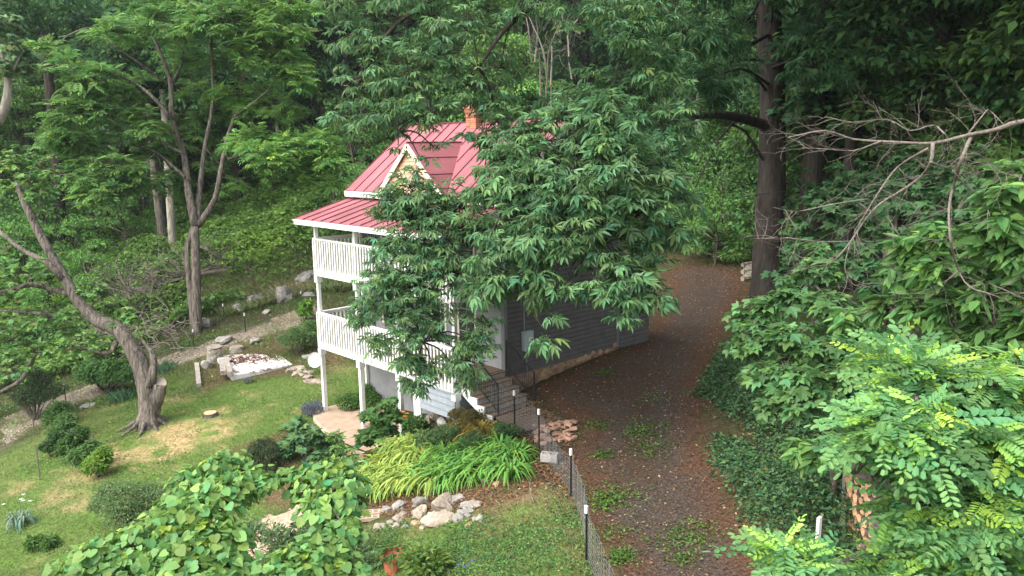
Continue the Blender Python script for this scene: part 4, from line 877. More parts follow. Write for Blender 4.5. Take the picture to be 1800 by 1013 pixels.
# tall daylily bed
def lily(label, px, py, R, n, size, tint, group):
    c = gpt(px, py); a = rng.random(n)*6.28; d = np.c_[np.cos(a), np.sin(a), np.abs(rng.normal(.45, .4, n))]; r = np.abs(rng.normal(0, R*.35, n))
    p = c+np.c_[np.cos(a)*r, np.sin(a)*r, np.zeros(n)]; m = MB(); m.inst(T_strap, p, np.c_[np.cos(a), np.sin(a), rng.normal(.0, .15, n)], np.tile(UPV, (n, 1))+rng.normal(0, .1, (n, 3)), size*rng.uniform(.65, 1.25, n), jit(tint, n, .22, .1))
    return tag(m.build('daylily_clump', M_grass, loc=c), label, 'daylily', group)
for px, py, k in [(x+rng.uniform(-7, 7), y, 0) for x, y in ((660,872),(680,866),(700,862),(722,856),(745,862),(768,858),(668,852),(690,845),(712,838),(735,840),(757,838),(665,832),(685,822),(706,815),(728,812),(650,862),(715,795),(735,790),(700,800),(745,815))]+[(x+rng.uniform(-7, 7), y, 1) for x, y in ((790,855),(812,850),(835,845),(775,838),(797,832),(820,828),(843,824),(865,832),(882,822),(895,838),(780,812),(860,808),(880,800),(900,812),(805,812),(832,806))]:
    lily('yellow green arching daylily leaves on the left side of the bed' if k == 0 else 'deep green arching daylily leaves on the right side of the bed', px, py, .34, 85, .72, (.27, .38, .08) if k == 0 else (.13, .29, .055), 'daylilies of the left half of the bed' if k == 0 else 'daylilies of the right half of the bed')
for px, py, tnt in ((820,760,(.30,.20,.04)),(845,762,(.32,.24,.05)),(835,778,(.34,.26,.05)),(862,775,(.20,.19,.05)),(810,775,(.25,.21,.05))): lily('withered yellow orange daylily leaves below the stair stringer', px, py, .3, 90, .6, tnt, 'withered daylilies by the stairs')
for px, py, s_, nm in ((758,792,.5,'blue green feathery perennial in the middle of the bed'),(790,788,.5,'grey green perennial in the middle of the bed'),(832,795,.4,'small grey green perennial on the right of the bed'),(885,775,.35,'low green perennial at the upper right of the bed')):
    shrub('perennial', nm, px, py, [(0, 0, .3*s_/.5, s_, 1100), (.2, .1, .35*s_/.5, s_*.7, 700)], T_simple, .07, (.11, .20, .075), cat='plant', droop=-.6)
shrub('green_moss', 'low olive brown growth under the stair stringer', 835, 750, [(0, 0, .12, .45, 1200), (-.5, -.2, .1, .4, 900), (.2, -.5, .1, .4, 700)], T_simple, .06, (.14, .13, .04), cat='plant', droop=-.6)
shrub('fern', 'dark green plant at the base of the white skirt panel', 728, 770, [(0, 0, .3, .4, 700)], T_simple, .14, (.07, .15, .035), cat='plant', droop=.1)
m = MB(); 
for px, py in ((708, 724), (712, 732), (715, 727)):
    q = P(px, py, 23.2); 
    for k in range(6): a = k*1.05; m.inst(T_simple, [q], np.array([[math.cos(a), math.sin(a), .3]]), UPV[None], .09, np.array([[.75, .22, .02]]))
q = gpt(716, 768); m.tube([q, P(712, 745, 23.2), P(712, 728, 23.2)], .006, 4, tint=(.1, .2, .05)); tag(m.build('orange_lily', M_leaf, loc=q), 'orange lily in bloom by the third porch post', 'flower')
for px, py in ((811, 992), (823, 996), (805, 1000), (830, 990), (816, 1004)):
    q = gpt(px, py); m = MB()
    for k in range(5): a = k*1.26; m.inst(T_far, [q+[0, 0, .09]], np.array([[math.cos(a), math.sin(a), .4]]), UPV[None], .035, np.array([[.16, .13, .60]]))
    m.tube([q, q+[0, 0, .09]], .004, 4, tint=(.1, .2, .05)); tag(m.build('blue_flower', M_leaf, loc=q), 'small violet blue flower in the clover at the bottom edge', 'flower', 'blue flowers in the clover')
# shrub row of the left lawn
for px, py, s_, tnt, nm in ((98,752,.5,G_mid,'slim young shrub at the upper end of the left shrub row'),(108,780,.55,G_mid,'upper leafy shrub of the left row'),(125,808,.55,(.07,.15,.035),'middle leafy shrub of the left row'),(150,825,.45,G_mid,'loose green shrub of the left row'),(170,838,.45,(.16,.28,.04),'yellow green shrub near the lower end of the left row'),(95,800,.4,G_dk,'dark small shrub beside the left row')):
    shrub('garden_shrub', nm, px, py, [(0, 0, s_*.8, s_, 900), (.1, .2, s_*1.5, s_*.7, 420)], T_simple, .13, tnt)
shrub('dark_shrub', 'dark dense shrub with several stems by the left path', 62, 738, [(0, 0, .9, .75, 2000), (.8, .3, 1.2, .7, 1500), (-.7, -.2, 1.2, .8, 1800), (.3, .2, 1.6, .7, 1300), (-1.5, -.5, 1.3, .7, 1100)], T_simple, .085, (.045, .085, .03))
shrub('pale_shrub', 'loose grey green shrub with white flowers left of the heart leaved tree', 215, 915, [(0, 0, .5, .8, 2600), (.7, .6, .5, .6, 1500), (-.5, .5, .4, .6, 1300), (.9, -.2, .5, .6, 1200), (.2, 1.1, .4, .5, 900)], T_simple, .075, (.15, .235, .085))
shrub('leafy_shrub', 'wide light green shrub under the leaning trunk', 185, 690, [(0, 0, .7, .8, 1500), (.9, .3, .9, .8, 1500), (-.8, -.1, .7, .7, 1000), (1.7, .6, .9, .6, 900)], T_simple, .16, (.09, .20, .055))
for px, py, nm in ((205, 705, 'grey green iris leaves below the leaning trunk'), (222, 700, 'iris clump nearer the trunk'), (292, 650, 'iris clump behind the broken trunk stub'), (283, 655, 'small iris clump right of the trunk')):
    c = gpt(px, py); n = 60; a = rng.random(n)*6.28; m = MB(); m.inst(T_grass, c+np.c_[rng.normal(0, .22, (n, 2)), np.zeros(n)], np.c_[np.cos(a)*.35, np.sin(a)*.35, np.ones(n)], np.c_[-np.cos(a), -np.sin(a), np.zeros(n)], .5*rng.uniform(.6, 1.2, n), jit((.10, .20, .10), n, .2)); tag(m.build('iris', M_grass, loc=c), nm, 'iris', 'irises near the leaning trunk')
c = gpt(35, 922); n = 90; a = rng.random(n)*6.28; m = MB(); m.inst(T_strap, c+np.c_[rng.normal(0, .10, (n, 2)), np.zeros(n)], np.c_[np.cos(a), np.sin(a), rng.normal(0, .2, n)], np.tile(UPV, (n, 1))+rng.normal(0, .1, (n, 3)), .6*rng.uniform(.6, 1.2, n), jit((.18, .28, .20), n, .2))
for px, py in ((20, 888), (38, 880), (5, 895), (48, 900), (12, 880)):
    q = c+P(px, py, 20.5)*0+np.array([rng.normal(0, .35), rng.normal(0, .35), rng.uniform(.6, .85)]); m.tube([c, (c+q)/2+[0, 0, .1], q], .006, 4, tint=(.15, .25, .12))
    for k in range(5): a = k*1.26; m.inst(T_simple, [q], np.array([[math.cos(a), math.sin(a), .5]]), UPV[None], .07, np.array([[.8, .8, .78]]))
tag(m.build('white_lily', M_leaf, loc=c), 'blue green lily clump with white flowers at the left edge', 'lily')
shrub('weed_patch', 'low weeds around a stake at the lower left', 70, 960, [(0, 0, .1, .3, 400), (.3, .2, .15, .25, 300)], T_simple, .12, (.09, .19, .04), cat='plant')
# weeds at the bottom centre left
shrub('willow_weed', 'pale narrow leaved bush around the terracotta pot', 600, 1005, [(0, 0, .35, .7, 1800), (.9, .6, .3, .5, 1000), (-.9, -.5, .3, .7, 1500), (.2, -.9, .4, .7, 1500), (-1.4, -1.2, .5, .8, 1500), (.5, -.9, .3, .5, 900)], T_simple, .10, (.15, .24, .10), droop=-.4)
shrub('willow_weed', 'small tuft of narrow leaves right of the terracotta pot', 748, 1010, [(0, 0, .2, .4, 500)], T_simple, .16, (.16, .26, .06), droop=-.3)

# ---------------- ground cover of the hill, meadow grass, vinca bank
hv = MB(); x, y, s = scat(HILL, 330000, -1.2, 1.2); k = rng.random(len(x)) > soft(x, y, MEAD, 2)*.85; x, y = x[k], y[k]; n = len(x); md = (vnoise(x, y, 1.1, 41)*.5+.5).clip(0, 1)
z = H(x, y)+md*1.3*rng.random(n)**.35+.05; bt = (vnoise(x, y, .28, 43)*.5+.5).clip(0, 1)[:, None]
cc = (np.array([.21, .35, .06])*bt+np.array([.085, .19, .055])*(1-bt))*(1+rng.normal(0, .28, (n, 1)))
hv.inst(T_far, np.c_[x, y, z], np.c_[rng.normal(size=(n, 2)), rng.normal(-.2, .3, n)], UPV+rng.normal(0, .45, (n, 3)), .21*np.exp(rng.normal(0, .38, n)).clip(.4, 2.2), cc.clip(.01, 1))
tag(hv.build('hillside_weeds', M_leaf), 'bright green vines and weeds covering the slope behind the yard', 'undergrowth', kind='stuff')
mg = MB(); x, y, s = scat(MEAD, 60000, -.6, .6); n = len(x); a = rng.random(n)*6.28; t = (vnoise(x, y, .8, 51)*.5+.5).clip(0, 1)[:, None]
mg.inst(T_grass, np.c_[x, y, H(x, y)], np.c_[np.cos(a)*.5, np.sin(a)*.5, np.ones(n)], np.c_[-np.cos(a), -np.sin(a), np.ones(n)*.3], .5*rng.uniform(.5, 1.2, n), ((np.array([.17, .25, .09])*t+np.array([.30, .27, .14])*(1-t))*(1+rng.normal(0, .35, (n, 1)))).clip(.01, 1))
tag(mg.build('meadow_grass', M_grass), 'tall soft grass on the bank above the boulders', 'grass', kind='stuff')
BANK = wp([(1240,690),(1262,640),(1300,600),(1420,620),(1500,700),(1560,800),(1500,1000),(1400,1000),(1345,920),(1298,850),(1262,770)])+[(13, -4), (12, -3.2)]
bk = MB(); x, y, s = scat(BANK, 200000, -.5, .55); k = s > vnoise(x, y, 2.3, 91)*.18-.12+rng.normal(-.05, .12, len(x)); x, y, s = x[k], y[k], s[k]; n = len(x); md = (vnoise(x, y, 1.7, 61)*.5+.5).clip(0, 1)
z = H(x, y)+(md*1.0+.12)*rng.random(n)**.4*(s+.5).clip(.1, 1)
cc = jit((.07, .155, .06), n, .45, .12)*(1+.3*vnoise(x, y, .9, 71)[:, None]).clip(.4, 1.6); q = rng.random(n) < .04; cc[q] = (.22, .20, .07)
bk.inst(T_far, np.c_[x, y, z], np.c_[rng.normal(size=(n, 2)), rng.normal(0, .35, n)], UPV+rng.normal(0, .45, (n, 3)), .085*rng.uniform(.6, 1.4, n), cc)
tag(bk.build('vinca_bank', M_gloss), 'dark glossy creeping vinca covering the bank right of the driveway', 'ground cover', kind='stuff')

# ---------------- woody helpers
def limb(mb, pts, r0, r1, n=8, wob=.04):
    k = len(pts); rr_ = r0 if isinstance(r0, (list, tuple)) else [r0+(r1-r0)*(i/(k-1))**.8 for i in range(k)]
    mb.tube(pts, rr_, n, sm=4 if n > 9 else 3, wob=wob)
def pp_(lst, d, dd=0.): return [P(a, b, d+dd*i) for i, (a, b) in enumerate(lst)]
def twigs(mb, p, d, L, r, lev, spread=.6, n=3, curl=.25, tint=(1, 1, 1)):
    """bare branching twigs"""
    pts = [p]; q = p.copy(); dd = d/np.linalg.norm(d)
    for i in range(4):
        dd = dd+rng.normal(0, curl, 3); dd /= np.linalg.norm(dd); q = q+dd*L/4; pts.append(q.copy())
    mb.tube(pts, np.linspace(r, r*.45, 5), 5 if lev > 1 else 4, sm=2, tint=tint)
    if lev > 0:
        for i in range(n):
            k = int(rng.integers(1, 5)); b = pts[k]; dn = (pts[k]-pts[k-1]); dn = dn/np.linalg.norm(dn)+rng.normal(0, spread, 3)
            twigs(mb, b, dn, L*rng.uniform(.4, .7), r*.55, lev-1, spread, n, curl, tint)
# ================= the big hickory whose boughs hang in front of the house
hk = gpt(1345, 527); HICK = thing('hickory_tree', 'huge dark trunked hickory with leafy boughs hanging in front of the house', 'tree', hk)
tr = MB(); D0 = (hk-CAM)@FW; print('hickory depth', D0)
limb(tr, [hk-[0, 0, .4], hk+[0, 0, .4]]+[P(a, b, D0) for a, b in ((1350, 420), (1357, 300), (1357, 150), (1350, 0), (1345, -200), (1350, -420))], .66, .42, 16, .06)
lb = [P(1357, 225, D0), P(1320, 205, D0-1.2), P(1250, 203, D0-4), P(1190, 212, D0-7.5), P(1120, 235, D0-10), P(1060, 260, D0-12.5), P(960, 300, D0-13.6), P(880, 380, D0-14.3), P(840, 480, D0-14.4)]
limb(tr, [p+rng.normal(0, .12, 3) if 0 < i < 6 else p for i, p in enumerate(lb)], [.23, .19, .14, .10, .07, .055, .045, .03, .02], 0, 10, .1)
l2 = [P(1350, -60, D0), P(1200, -60, D0-5), P(1000, -20, D0-10), P(900, 40, D0-12.5), P(840, 120, D0-13.5), P(760, 200, D0-13.5), P(700, 230, D0-13)]
limb(tr, l2[:5], .16, .04, 10)
l3 = [P(1000, -20, D0-10), P(850, -40, D0-12), P(700, 40, D0-13), P(640, 130, D0-13)]; limb(tr, l3, .12, .03, 7)
l4 = [P(1350, -150, D0), P(1420, -100, D0-5), P(1500, 0, D0-9), P(1600, 60, D0-11)]; pass
l5 = [P(960, 300, D0-13.6), P(850, 340, D0-13.2), P(760, 400, D0-13), P(720, 500, D0-13), P(740, 600, D0-13.2)]; limb(tr, l5, .07, .02, 6)
l6 = [P(1120, 235, D0-10), P(1090, 330, D0-14), P(1060, 430, D0-15)]; limb(tr, l6, .08, .02, 6)
LP = np.array(lb[2:]+l2[1:]+l3+l5+l6[1:])
lf = MB(); S = D0-13.0   # depth of the hanging boughs
# (px, py, depth offset, radius px, whorls, shade 0 far/1 near)
BL = [(720,330,0,42,16),(690,360,0,45,20),(740,380,0,55,30),(790,360,.4,50,24),(705,430,0,60,32),(765,440,0,60,34),(825,400,-.3,50,24),(680,490,0,50,24),(735,500,-.2,60,34),(800,480,-.2,40,12),(650,530,0,40,14),(690,560,0,50,22),(745,570,-.2,45,22),(715,620,0,35,13),(760,640,0,32,11),(740,675,0,22,6),(835,600,-.4,38,15),(830,640,-.4,34,12),(850,570,-.4,25,7),(815,672,-.3,22,6),(640,555,.2,26,8),(655,600,.2,26,7),
      (870,330,-1,50,28),(890,280,-.6,45,26),(920,240,-.4,45,26),(900,310,-1,45,24),(860,250,.2,32,12),(940,290,-1,50,26),(875,215,.2,35,14),(930,330,-1.4,55,32),(900,390,-1.5,55,32),(960,380,-2,55,32),(1010,330,-2,60,36),(880,440,-1.6,55,30),(940,440,-2,60,34),(910,490,-1.8,45,22),(965,490,-2,35,14),(860,500,-1.6,32,12),(1000,420,-2.2,60,32),(1060,370,-2.2,60,34),(1100,310,-2,60,34),(1060,280,-1.8,55,30),(1120,380,-2,55,28),(1170,330,-1.5,50,24),(1180,400,-1.5,45,18),(1140,440,-1.5,35,13),(1060,440,-2.2,40,16),(1050,490,-2.4,36,14),(1085,525,-2.4,34,13),(1130,505,-2.2,38,16),(1160,530,-2,24,7),(1100,480,-2.3,34,12),(1095,555,-2.3,22,5),(1000,505,-2.2,25,7),
      (962,543,-2.2,18,4),(966,594,-2.4,14,4),(1165,290,-1,45,20),(1185,218,2,45,18),(1150,235,1.5,45,18),(1010,180,-.2,50,20),(1060,215,-1,50,20),(1200,350,0,30,8),
      (620,60,.4,45,20),(660,110,.4,55,28),(630,160,.4,45,20),(690,60,.2,55,28),(720,150,0,60,32),(670,200,.3,50,22),(615,210,.4,28,8),(735,215,0,45,16),(770,100,0,60,32),(760,30,0,60,30),(820,150,0,55,24),(830,60,0,55,26),(780,190,0,40,10),(700,-20,.4,70,28),(600,10,.5,40,14),(620,-30,.5,60,20),(800,-30,.4,70,26),(765,262,.2,28,6),(740,282,.3,18,3),(700,255,.3,18,3),(585,205,.5,14,3),
      (870,190,.6,50,22),(880,120,.8,40,13),(900,240,0,55,26),(960,250,-.5,60,34),(1030,220,-1,65,40),(1100,220,-1.2,60,34),(1080,160,0,60,32),(1140,160,0,60,30),(1160,220,0,55,26),(1020,160,.6,45,18),(1200,240,1,40,12),(990,200,.3,45,18),(860,20,1,50,18),(1060,20,-1,60,24),(1110,60,-1,60,26),(1000,0,-1,50,14),(1160,20,-.5,60,26),(1150,100,0,60,28),(940,5,-.6,40,8),(1090,-40,-1,70,20),(960,-50,-1,70,20)]
for px, py, dz, r, n in BL:
    d = S+dz; c = P(px, py, d); R = r*d/FPX*1.05; j = np.argmin(((LP-c)**2).sum(1)); a = LP[j]
    md_ = (a+c)/2+[0, 0, .18*np.linalg.norm(a-c)]; tr.tube([a, md_, c], [.03, .02, .012], 5, sm=3)
    u = unit(n*(1.3 if px < 870 and py > 280 else (.66 if py > 200 else .85)), -.7); tp = c+u*(R*rng.uniform(.2, 1.12, len(u)))[:, None]*[1, 1, .85]; sz_ = .42 if px > 850 and py > 200 else .33
    whorls(lf, tr, T_hick, tp, c, 7, sz_*rng.uniform(.85, 1.1), (.125, .25, .10), .12, .24, .007, .10)
# boughs between trunk and drive, their shade put into the darker leaf tint
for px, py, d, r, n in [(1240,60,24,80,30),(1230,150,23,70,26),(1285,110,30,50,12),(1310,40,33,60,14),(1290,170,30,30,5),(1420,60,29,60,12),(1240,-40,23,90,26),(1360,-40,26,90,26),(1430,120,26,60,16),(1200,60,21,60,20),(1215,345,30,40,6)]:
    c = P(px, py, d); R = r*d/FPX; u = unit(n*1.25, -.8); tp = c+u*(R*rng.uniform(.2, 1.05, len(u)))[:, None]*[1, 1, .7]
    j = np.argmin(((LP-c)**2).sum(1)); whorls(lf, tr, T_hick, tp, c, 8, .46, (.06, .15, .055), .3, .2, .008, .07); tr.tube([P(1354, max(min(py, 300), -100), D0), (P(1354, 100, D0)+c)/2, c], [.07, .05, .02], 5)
for k in range(150):  # unseen canopy above the view, added to block sky and darken the right woods
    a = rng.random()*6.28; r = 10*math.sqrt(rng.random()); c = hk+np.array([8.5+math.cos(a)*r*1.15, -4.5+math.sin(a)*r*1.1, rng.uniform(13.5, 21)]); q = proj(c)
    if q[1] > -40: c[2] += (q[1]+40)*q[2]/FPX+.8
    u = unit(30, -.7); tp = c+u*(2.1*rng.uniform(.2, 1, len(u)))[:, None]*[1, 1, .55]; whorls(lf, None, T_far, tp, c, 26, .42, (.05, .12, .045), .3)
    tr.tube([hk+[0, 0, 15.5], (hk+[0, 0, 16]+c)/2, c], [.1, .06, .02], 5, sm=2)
tr.build('trunk', M_barkd, HICK, smooth=True); lf.build('crown', M_gloss, HICK)
# second dark trunk just behind
t2 = thing('tall_tree', 'second black shaded trunk close behind the big hickory', 'tree', hk+np.array([.9, 1.6, 0])); m = MB(); c = hk+np.array([.9, 1.7, 0])
limb(m, [c-[0, 0, .5], c+[0, 0, 5], c+[.1, .2, 12], c+[.3, .4, 19]], .5, .3, 12); m.build('trunk', M_barkd, t2, smooth=True)
m = MB()
for k in range(16): a = rng.random()*6.28; clump(m, T_far, c+[math.cos(a)*4, math.sin(a)*4+3, rng.uniform(14, 20)], 2.2, 450, .4, (.05, .11, .045))
m.build('crown', M_leafr, t2)

# ================= walnut on the far side of the yard
WD = (gpt(345, 583)-CAM)@FW; wb = gpt(345, 583); WN = thing('walnut_tree', 'tall multi stemmed feathery tree with bright green leaves beside the far path', 'tree', wb); s = MB(); print('walnut', WD)
limb(s, [wb-[0, 0, .4], P(345, 520, WD), P(344, 450, WD), P(343, 398, WD)], .24, .19, 12); limb(s, [wb+[-.3, 0, -.3], P(333, 500, WD), P(329, 440, WD), P(338, 404, WD)], .14, .11, 9)
for l, r0, r1 in (([(343,398),(331,335),(323,270),(303,210),(300,150),(285,100),(262,45),(250,-10)],.22,.05),([(303,210),(270,172),(235,145),(195,130)],.12,.03),([(302,148),(320,110),(322,70)],.09,.03),([(345,398),(351,335),(360,260),(374,180),(372,80),(380,0)],.18,.04),([(350,395),(378,350),(388,300),(400,240),(412,205),(430,130),(440,40)],.17,.03),([(325,312),(275,268),(215,250),(160,265)],.08,.02),([(400,280),(460,265),(520,248),(560,262)],.07,.02),([(412,205),(470,160),(500,110)],.06,.02),([(323,270),(250,235),(200,215)],.06,.02),([(300,150),(200,80),(150,50)],.06,.02)):
    limb(s, [P(a, b, WD+(.0 if i == 0 else rng.normal(0, .5))) for i, (a, b) in enumerate(l)], r0, r1, 8)
f = MB(); SEGS = np.array([P(a, b, WD) for a, b in ((285,100),(262,45),(300,150),(303,210),(235,145),(195,130),(322,80),(360,260),(374,180),(372,80),(400,240),(430,130),(440,40),(215,250),(160,265),(275,268),(460,265),(520,248),(560,262),(500,110),(250,235),(150,50))])
WB = [(110,250,60,26),(150,270,55,24),(200,300,55,26),(230,330,40,14),(130,200,45,14),(180,190,50,20),(220,160,55,24),(160,140,45,16),(240,230,60,26),(270,280,45,16),(180,340,45,16),(150,310,40,14),(250,60,60,24),(320,50,60,26),(380,40,60,28),(440,30,60,30),(490,60,55,26),(500,110,50,24),(450,100,55,26),(400,110,55,22),(340,110,45,16),(290,20,55,20),(420,170,50,20),(470,190,50,22),(520,140,35,14),(380,200,45,16),(350,160,40,12),(430,250,45,16),(470,280,45,18),(510,260,50,22),(550,260,45,18),(575,285,30,10),(540,300,40,14),(480,330,35,10),(380,290,35,10),(350,240,35,9),(290,320,35,9),(300,250,35,9),(200,60,50,14),(110,120,40,8),(90,90,45,8),(440,-30,70,26),(330,-30,70,22),(240,-20,60,16),(520,20,40,14),(320,330,30,6),(410,330,30,7),(560,320,28,7)]
for px, py, r, n in WB:
    ctr = 250 < px < 430 and py > 60; c = P(px, py, WD+(rng.uniform(.8, 2.5) if ctr else rng.normal(0, .9)-.5)); R = r*WD/FPX; u = unit(n*(1.3 if ctr else 1.95), -.6); tp = c+u*(R*rng.uniform(.2, 1.05, len(u)))[:, None]*[1, 1, .6]
    br = 1.15 if px > 400 else 1.0
    whorls(f, s, T_walnut, tp, c, 8, .52, (.155*br, .30*br, .08), -.05, .26, .01, .1); k = tp[rng.random(len(tp)) < .3]; whorls(f, None, T_walnut, k+[0, 0, .15], c, 5, .42, (.20, .36, .08), -.2, .2); j = np.argmin(((SEGS-c)**2).sum(1)); s.tube([SEGS[j], (SEGS[j]+c)/2+[0, 0, .2], c], [.04, .03, .015], 5, sm=2)
s.build('trunk', M_bark, WN, smooth=True); f.build('crown', M_leaf, WN)
# ================= leaning pruned maple
mb_ = gpt(262, 748); MD = (mb_-CAM)@FW; MP = thing('maple_tree', 'old leaning maple with a sawn off stub and a splintered spike in the left lawn', 'tree', mb_); s = MB(); print('maple', MD)
limb(s, [mb_-[0, 0, .3], mb_+[0, 0, .15], P(262, 715, MD), P(258, 680, MD), P(248, 645, MD), P(228, 605, MD), P(205, 578, MD), P(170, 562, MD), P(135, 525, MD), P(105, 475, MD), P(72, 415, MD), P(45, 360, MD), P(30, 320, MD)], [.52, .42, .36, .34, .31, .27, .25, .23, .20, .17, .15, .13, .10], 0, 14, .07)
for a in np.arange(0, 6.28, .7): r = rng.uniform(.9, 1.5); s.tube([mb_+[0, 0, .5], mb_+[math.cos(a)*.6, math.sin(a)*.6, .08], mb_+[math.cos(a)*r, math.sin(a)*r, -.12]], [.11, .07, .02], 6)
for l, r0, r1 in (([(268,712),(277,695),(281,677)],.30,.24),([(262,680),(270,650),(268,622),(255,605),(243,588)],.2,.03),([(128,518),(90,508),(55,500),(0,515),(-60,520)],.12,.06),([(205,600),(190,622),(150,612),(110,616),(60,625)],.10,.03),([(110,490),(80,460),(40,440),(0,408)],.12,.07),([(60,625),(40,665),(0,690),(-40,710)],.09,.05),([(70,505),(45,500),(20,520)],.06,.03),([(100,555),(40,548),(-20,545)],.07,.04),([(45,360),(50,330),(55,300)],.07,.03),([(150,545),(170,530),(178,520)],.04,.015)):
    limb(s, [P(a, b, MD+rng.normal(0, .1)) for a, b in l], r0, r1, 9, .08)
m = MB(); q = P(281, 676, MD); m.tube([q-[0, 0, .0], q+np.array([.05, -.03, .06])], [.25, .24], 14, sm=1)
f = MB()
for px, py, r, n in [(30,290,40,26),(70,300,40,24),(20,330,35,18),(60,340,35,18),(100,310,25,10),(15,440,35,12),(40,480,45,18),(90,490,35,12),(170,520,32,16),(200,540,35,18),(225,560,30,12),(210,590,22,6),(120,580,40,14),(90,560,45,16),(40,560,45,18),(20,600,45,18),(60,620,45,16),(110,610,35,12),(140,600,35,12),(30,640,40,12),(10,530,40,14),(-20,580,60,20),(100,440,25,6),(-20,480,50,14),(10,660,40,10)]:
    c = P(px, py, MD+rng.normal(0, .7)); R = r*MD/FPX; u = unit(n*1.15, -.6); tp = c+u*(R*rng.uniform(.2, 1.05, len(u)))[:, None]*[1, 1, .75]
    warm = rng.random() < .25; whorls(f, s, T_maple, tp, c, 9, .19, (.16, .30, .08), .15, .26, .007, .1); 
    k = tp[rng.random(len(tp)) < .07]; whorls(f, None, T_maple, k+[0, 0, .06], c, 3, .12, (.34, .27, .10), .1, .2)
s.build('trunk', M_bark, MP, smooth=True); m.build('cut_face', M_rockl, MP); f.build('crown', M_leaf, MP)
# far left tree at the frame edge
c = P(-70, 420, 31); c[2] = h1(c[0], c[1]); LT = thing('maple_tree', 'pale leaved tree entering at the upper left corner', 'tree', c); s = MB(); f = MB()
limb(s, [c, P(-60, 300, 31), P(0, 210, 31), P(14, 150, 31), P(4, 90, 31), P(-10, 30, 31)], .3, .06, 9); limb(s, [P(14, 150, 31), P(28, 115, 31), P(40, 90, 31)], .05, .02, 6)
for px, py, r, n in [(15,40,30,16),(10,80,35,20),(35,120,28,12),(45,95,28,12),(15,150,25,8),(-10,120,40,14),(30,60,22,9),(-20,50,50,20),(-10,0,40,14),(20,130,22,8)]:
    q = P(px, py, 31+rng.normal(0, .5)); R = r*31/FPX; u = unit(n*1.4, -.6); tp = q+u*(R*rng.uniform(.2, 1.05, len(u)))[:, None]*[1, 1, .7]; whorls(f, s, T_maple, tp, q, 10, .22, (.20, .32, .15), .15)
s.build('trunk', M_barkl, LT, smooth=True); f.build('crown', M_leaf, LT)

# ================= right foreground trees
def near_tree(name, label, base, stems, blobs, T, size, tint, nl, young=None, yf=0., bark=M_bark, droop=.35, var=.2, flat=.8, hue=.08, m=None, twig=.006, trunk_r=.09, nout=.25):
    t = thing(name, label, 'tree', base); s = MB(); f = MB(); J = []
    for l in stems:
        pts = [np.array(base)-[0, 0, .2]]+[P(*q) for q in l]; limb(s, pts, trunk_r, .02, 8); J += pts[1:]
    J = np.array(J)
    for px, py, d, r, n in blobs:
        c = P(px, py, d); R = r*d/FPX; u = unit(int(n*1.4)+1, -.6); tp = c+u*(R*rng.uniform(.2, 1.05, len(u)))[:, None]*[1, 1, flat]
        j = np.argmin(((J-c)**2).sum(1)); s.tube([J[j], (J[j]+c)/2+[0, 0, .05], c], [.022, .015, .009], 5, sm=2)
        if nout > .5: clump(f, T, c, R*1.1, int(n*nl*.42), size*1.05, tint, flat, droop+.3, .45, var, hue=hue, up=.75, zmin=-.8)
        else: whorls(f, s, T, tp, c, nl, size, tint, droop, var, twig, hue, nout)
        if young is not None:
            k = tp[rng.random(len(tp)) < yf]; whorls(f, None, T, k+[0, 0, size*.12], c, max(2, nl//2), size*.75, young, droop*.6, .15, hue=.06)
    s.build('trunk', bark, t, smooth=True); f.build('crown', m or M_leaf, t); return t
def base_at(px, d, dx=0): q = CAM+ray(px, 506)*d; return np.array([q[0], q[1], h1(q[0], q[1])])
# black locust, lower right
LB = []
for px, py in ((1560,640),(1600,660),(1640,680),(1580,700),(1700,660),(1750,680),(1790,650),(1620,730),(1670,730),(1720,720),(1770,730),(1560,760),(1600,780),(1650,780),(1700,780),(1750,790),(1800,780),(1530,780),(1550,830),(1600,840),(1650,840),(1700,840),(1750,850),(1800,850),(1560,890),(1610,900),(1660,900),(1710,910),(1760,910),(1810,910),(1590,960),(1640,960),(1690,960),(1740,970),(1790,970),(1420,990),(1400,1000),(1560,1010),(1610,1015),(1670,1020),(1730,1020),(1800,1020),(1440,1020),(1500,1040),(1850,700),(1850,800),(1850,900),(1850,1000)):
    if 1400 < px < 1600 and 812 < py < 985: continue
    LB.append((px, py, 4.9+rng.uniform(-.5, .5)+(.5 if py < 720 else 0), 40, 5))
near_tree('locust_tree', 'feathery pinnate young locust with lime green tips in the lower right corner', base_at(1700, 5.2), [[(1700,1100,5),(1720,900,5),(1680,800,5),(1600,700,5)],[(1720,1100,5),(1780,850,5.2),(1790,700,5.4)],[(1650,1100,5),(1560,980,4.9),(1450,1000,4.8)],[(1700,1050,5),(1600,880,5),(1500,830,5)]], LB, T_locust, .29, (.15, .32, .115), 9, (.33, .54, .10), .65, droop=.12, flat=.7, trunk_r=.05, twig=.004)
# sassafras thicket
SB = [(1440,480,12.5,38,14),(1400,520,12.5,42,16),(1460,540,12,42,18),(1350,550,13,38,13),(1310,560,13.3,32,10),(1340,600,12.8,42,16),(1400,600,12,45,18),(1460,610,11.8,45,18),(1300,610,13.2,35,11),(1380,650,11.8,45,18),(1440,670,11.5,45,18),(1340,660,12.2,30,10),(1480,680,11.5,35,12),(1370,700,11.6,32,10),(1410,710,11.4,38,14),(1350,715,11.6,22,6),(1500,560,12,40,14),(1430,440,13.5,30,8)]
near_tree('sassafras_tree', 'bushy sassafras with lobed light green leaves leaning over the driveway', base_at(1500, 12.8), [[(1440,700,12.3),(1430,600,12.4),(1430,500,12.5)],[(1450,720,12),(1380,620,12.5),(1320,580,13)],[(1450,740,11.8),(1410,700,11.6)]], SB, T_sass, .20, (.10, .21, .07), 8, (.17, .33, .07), .12, trunk_r=.035)
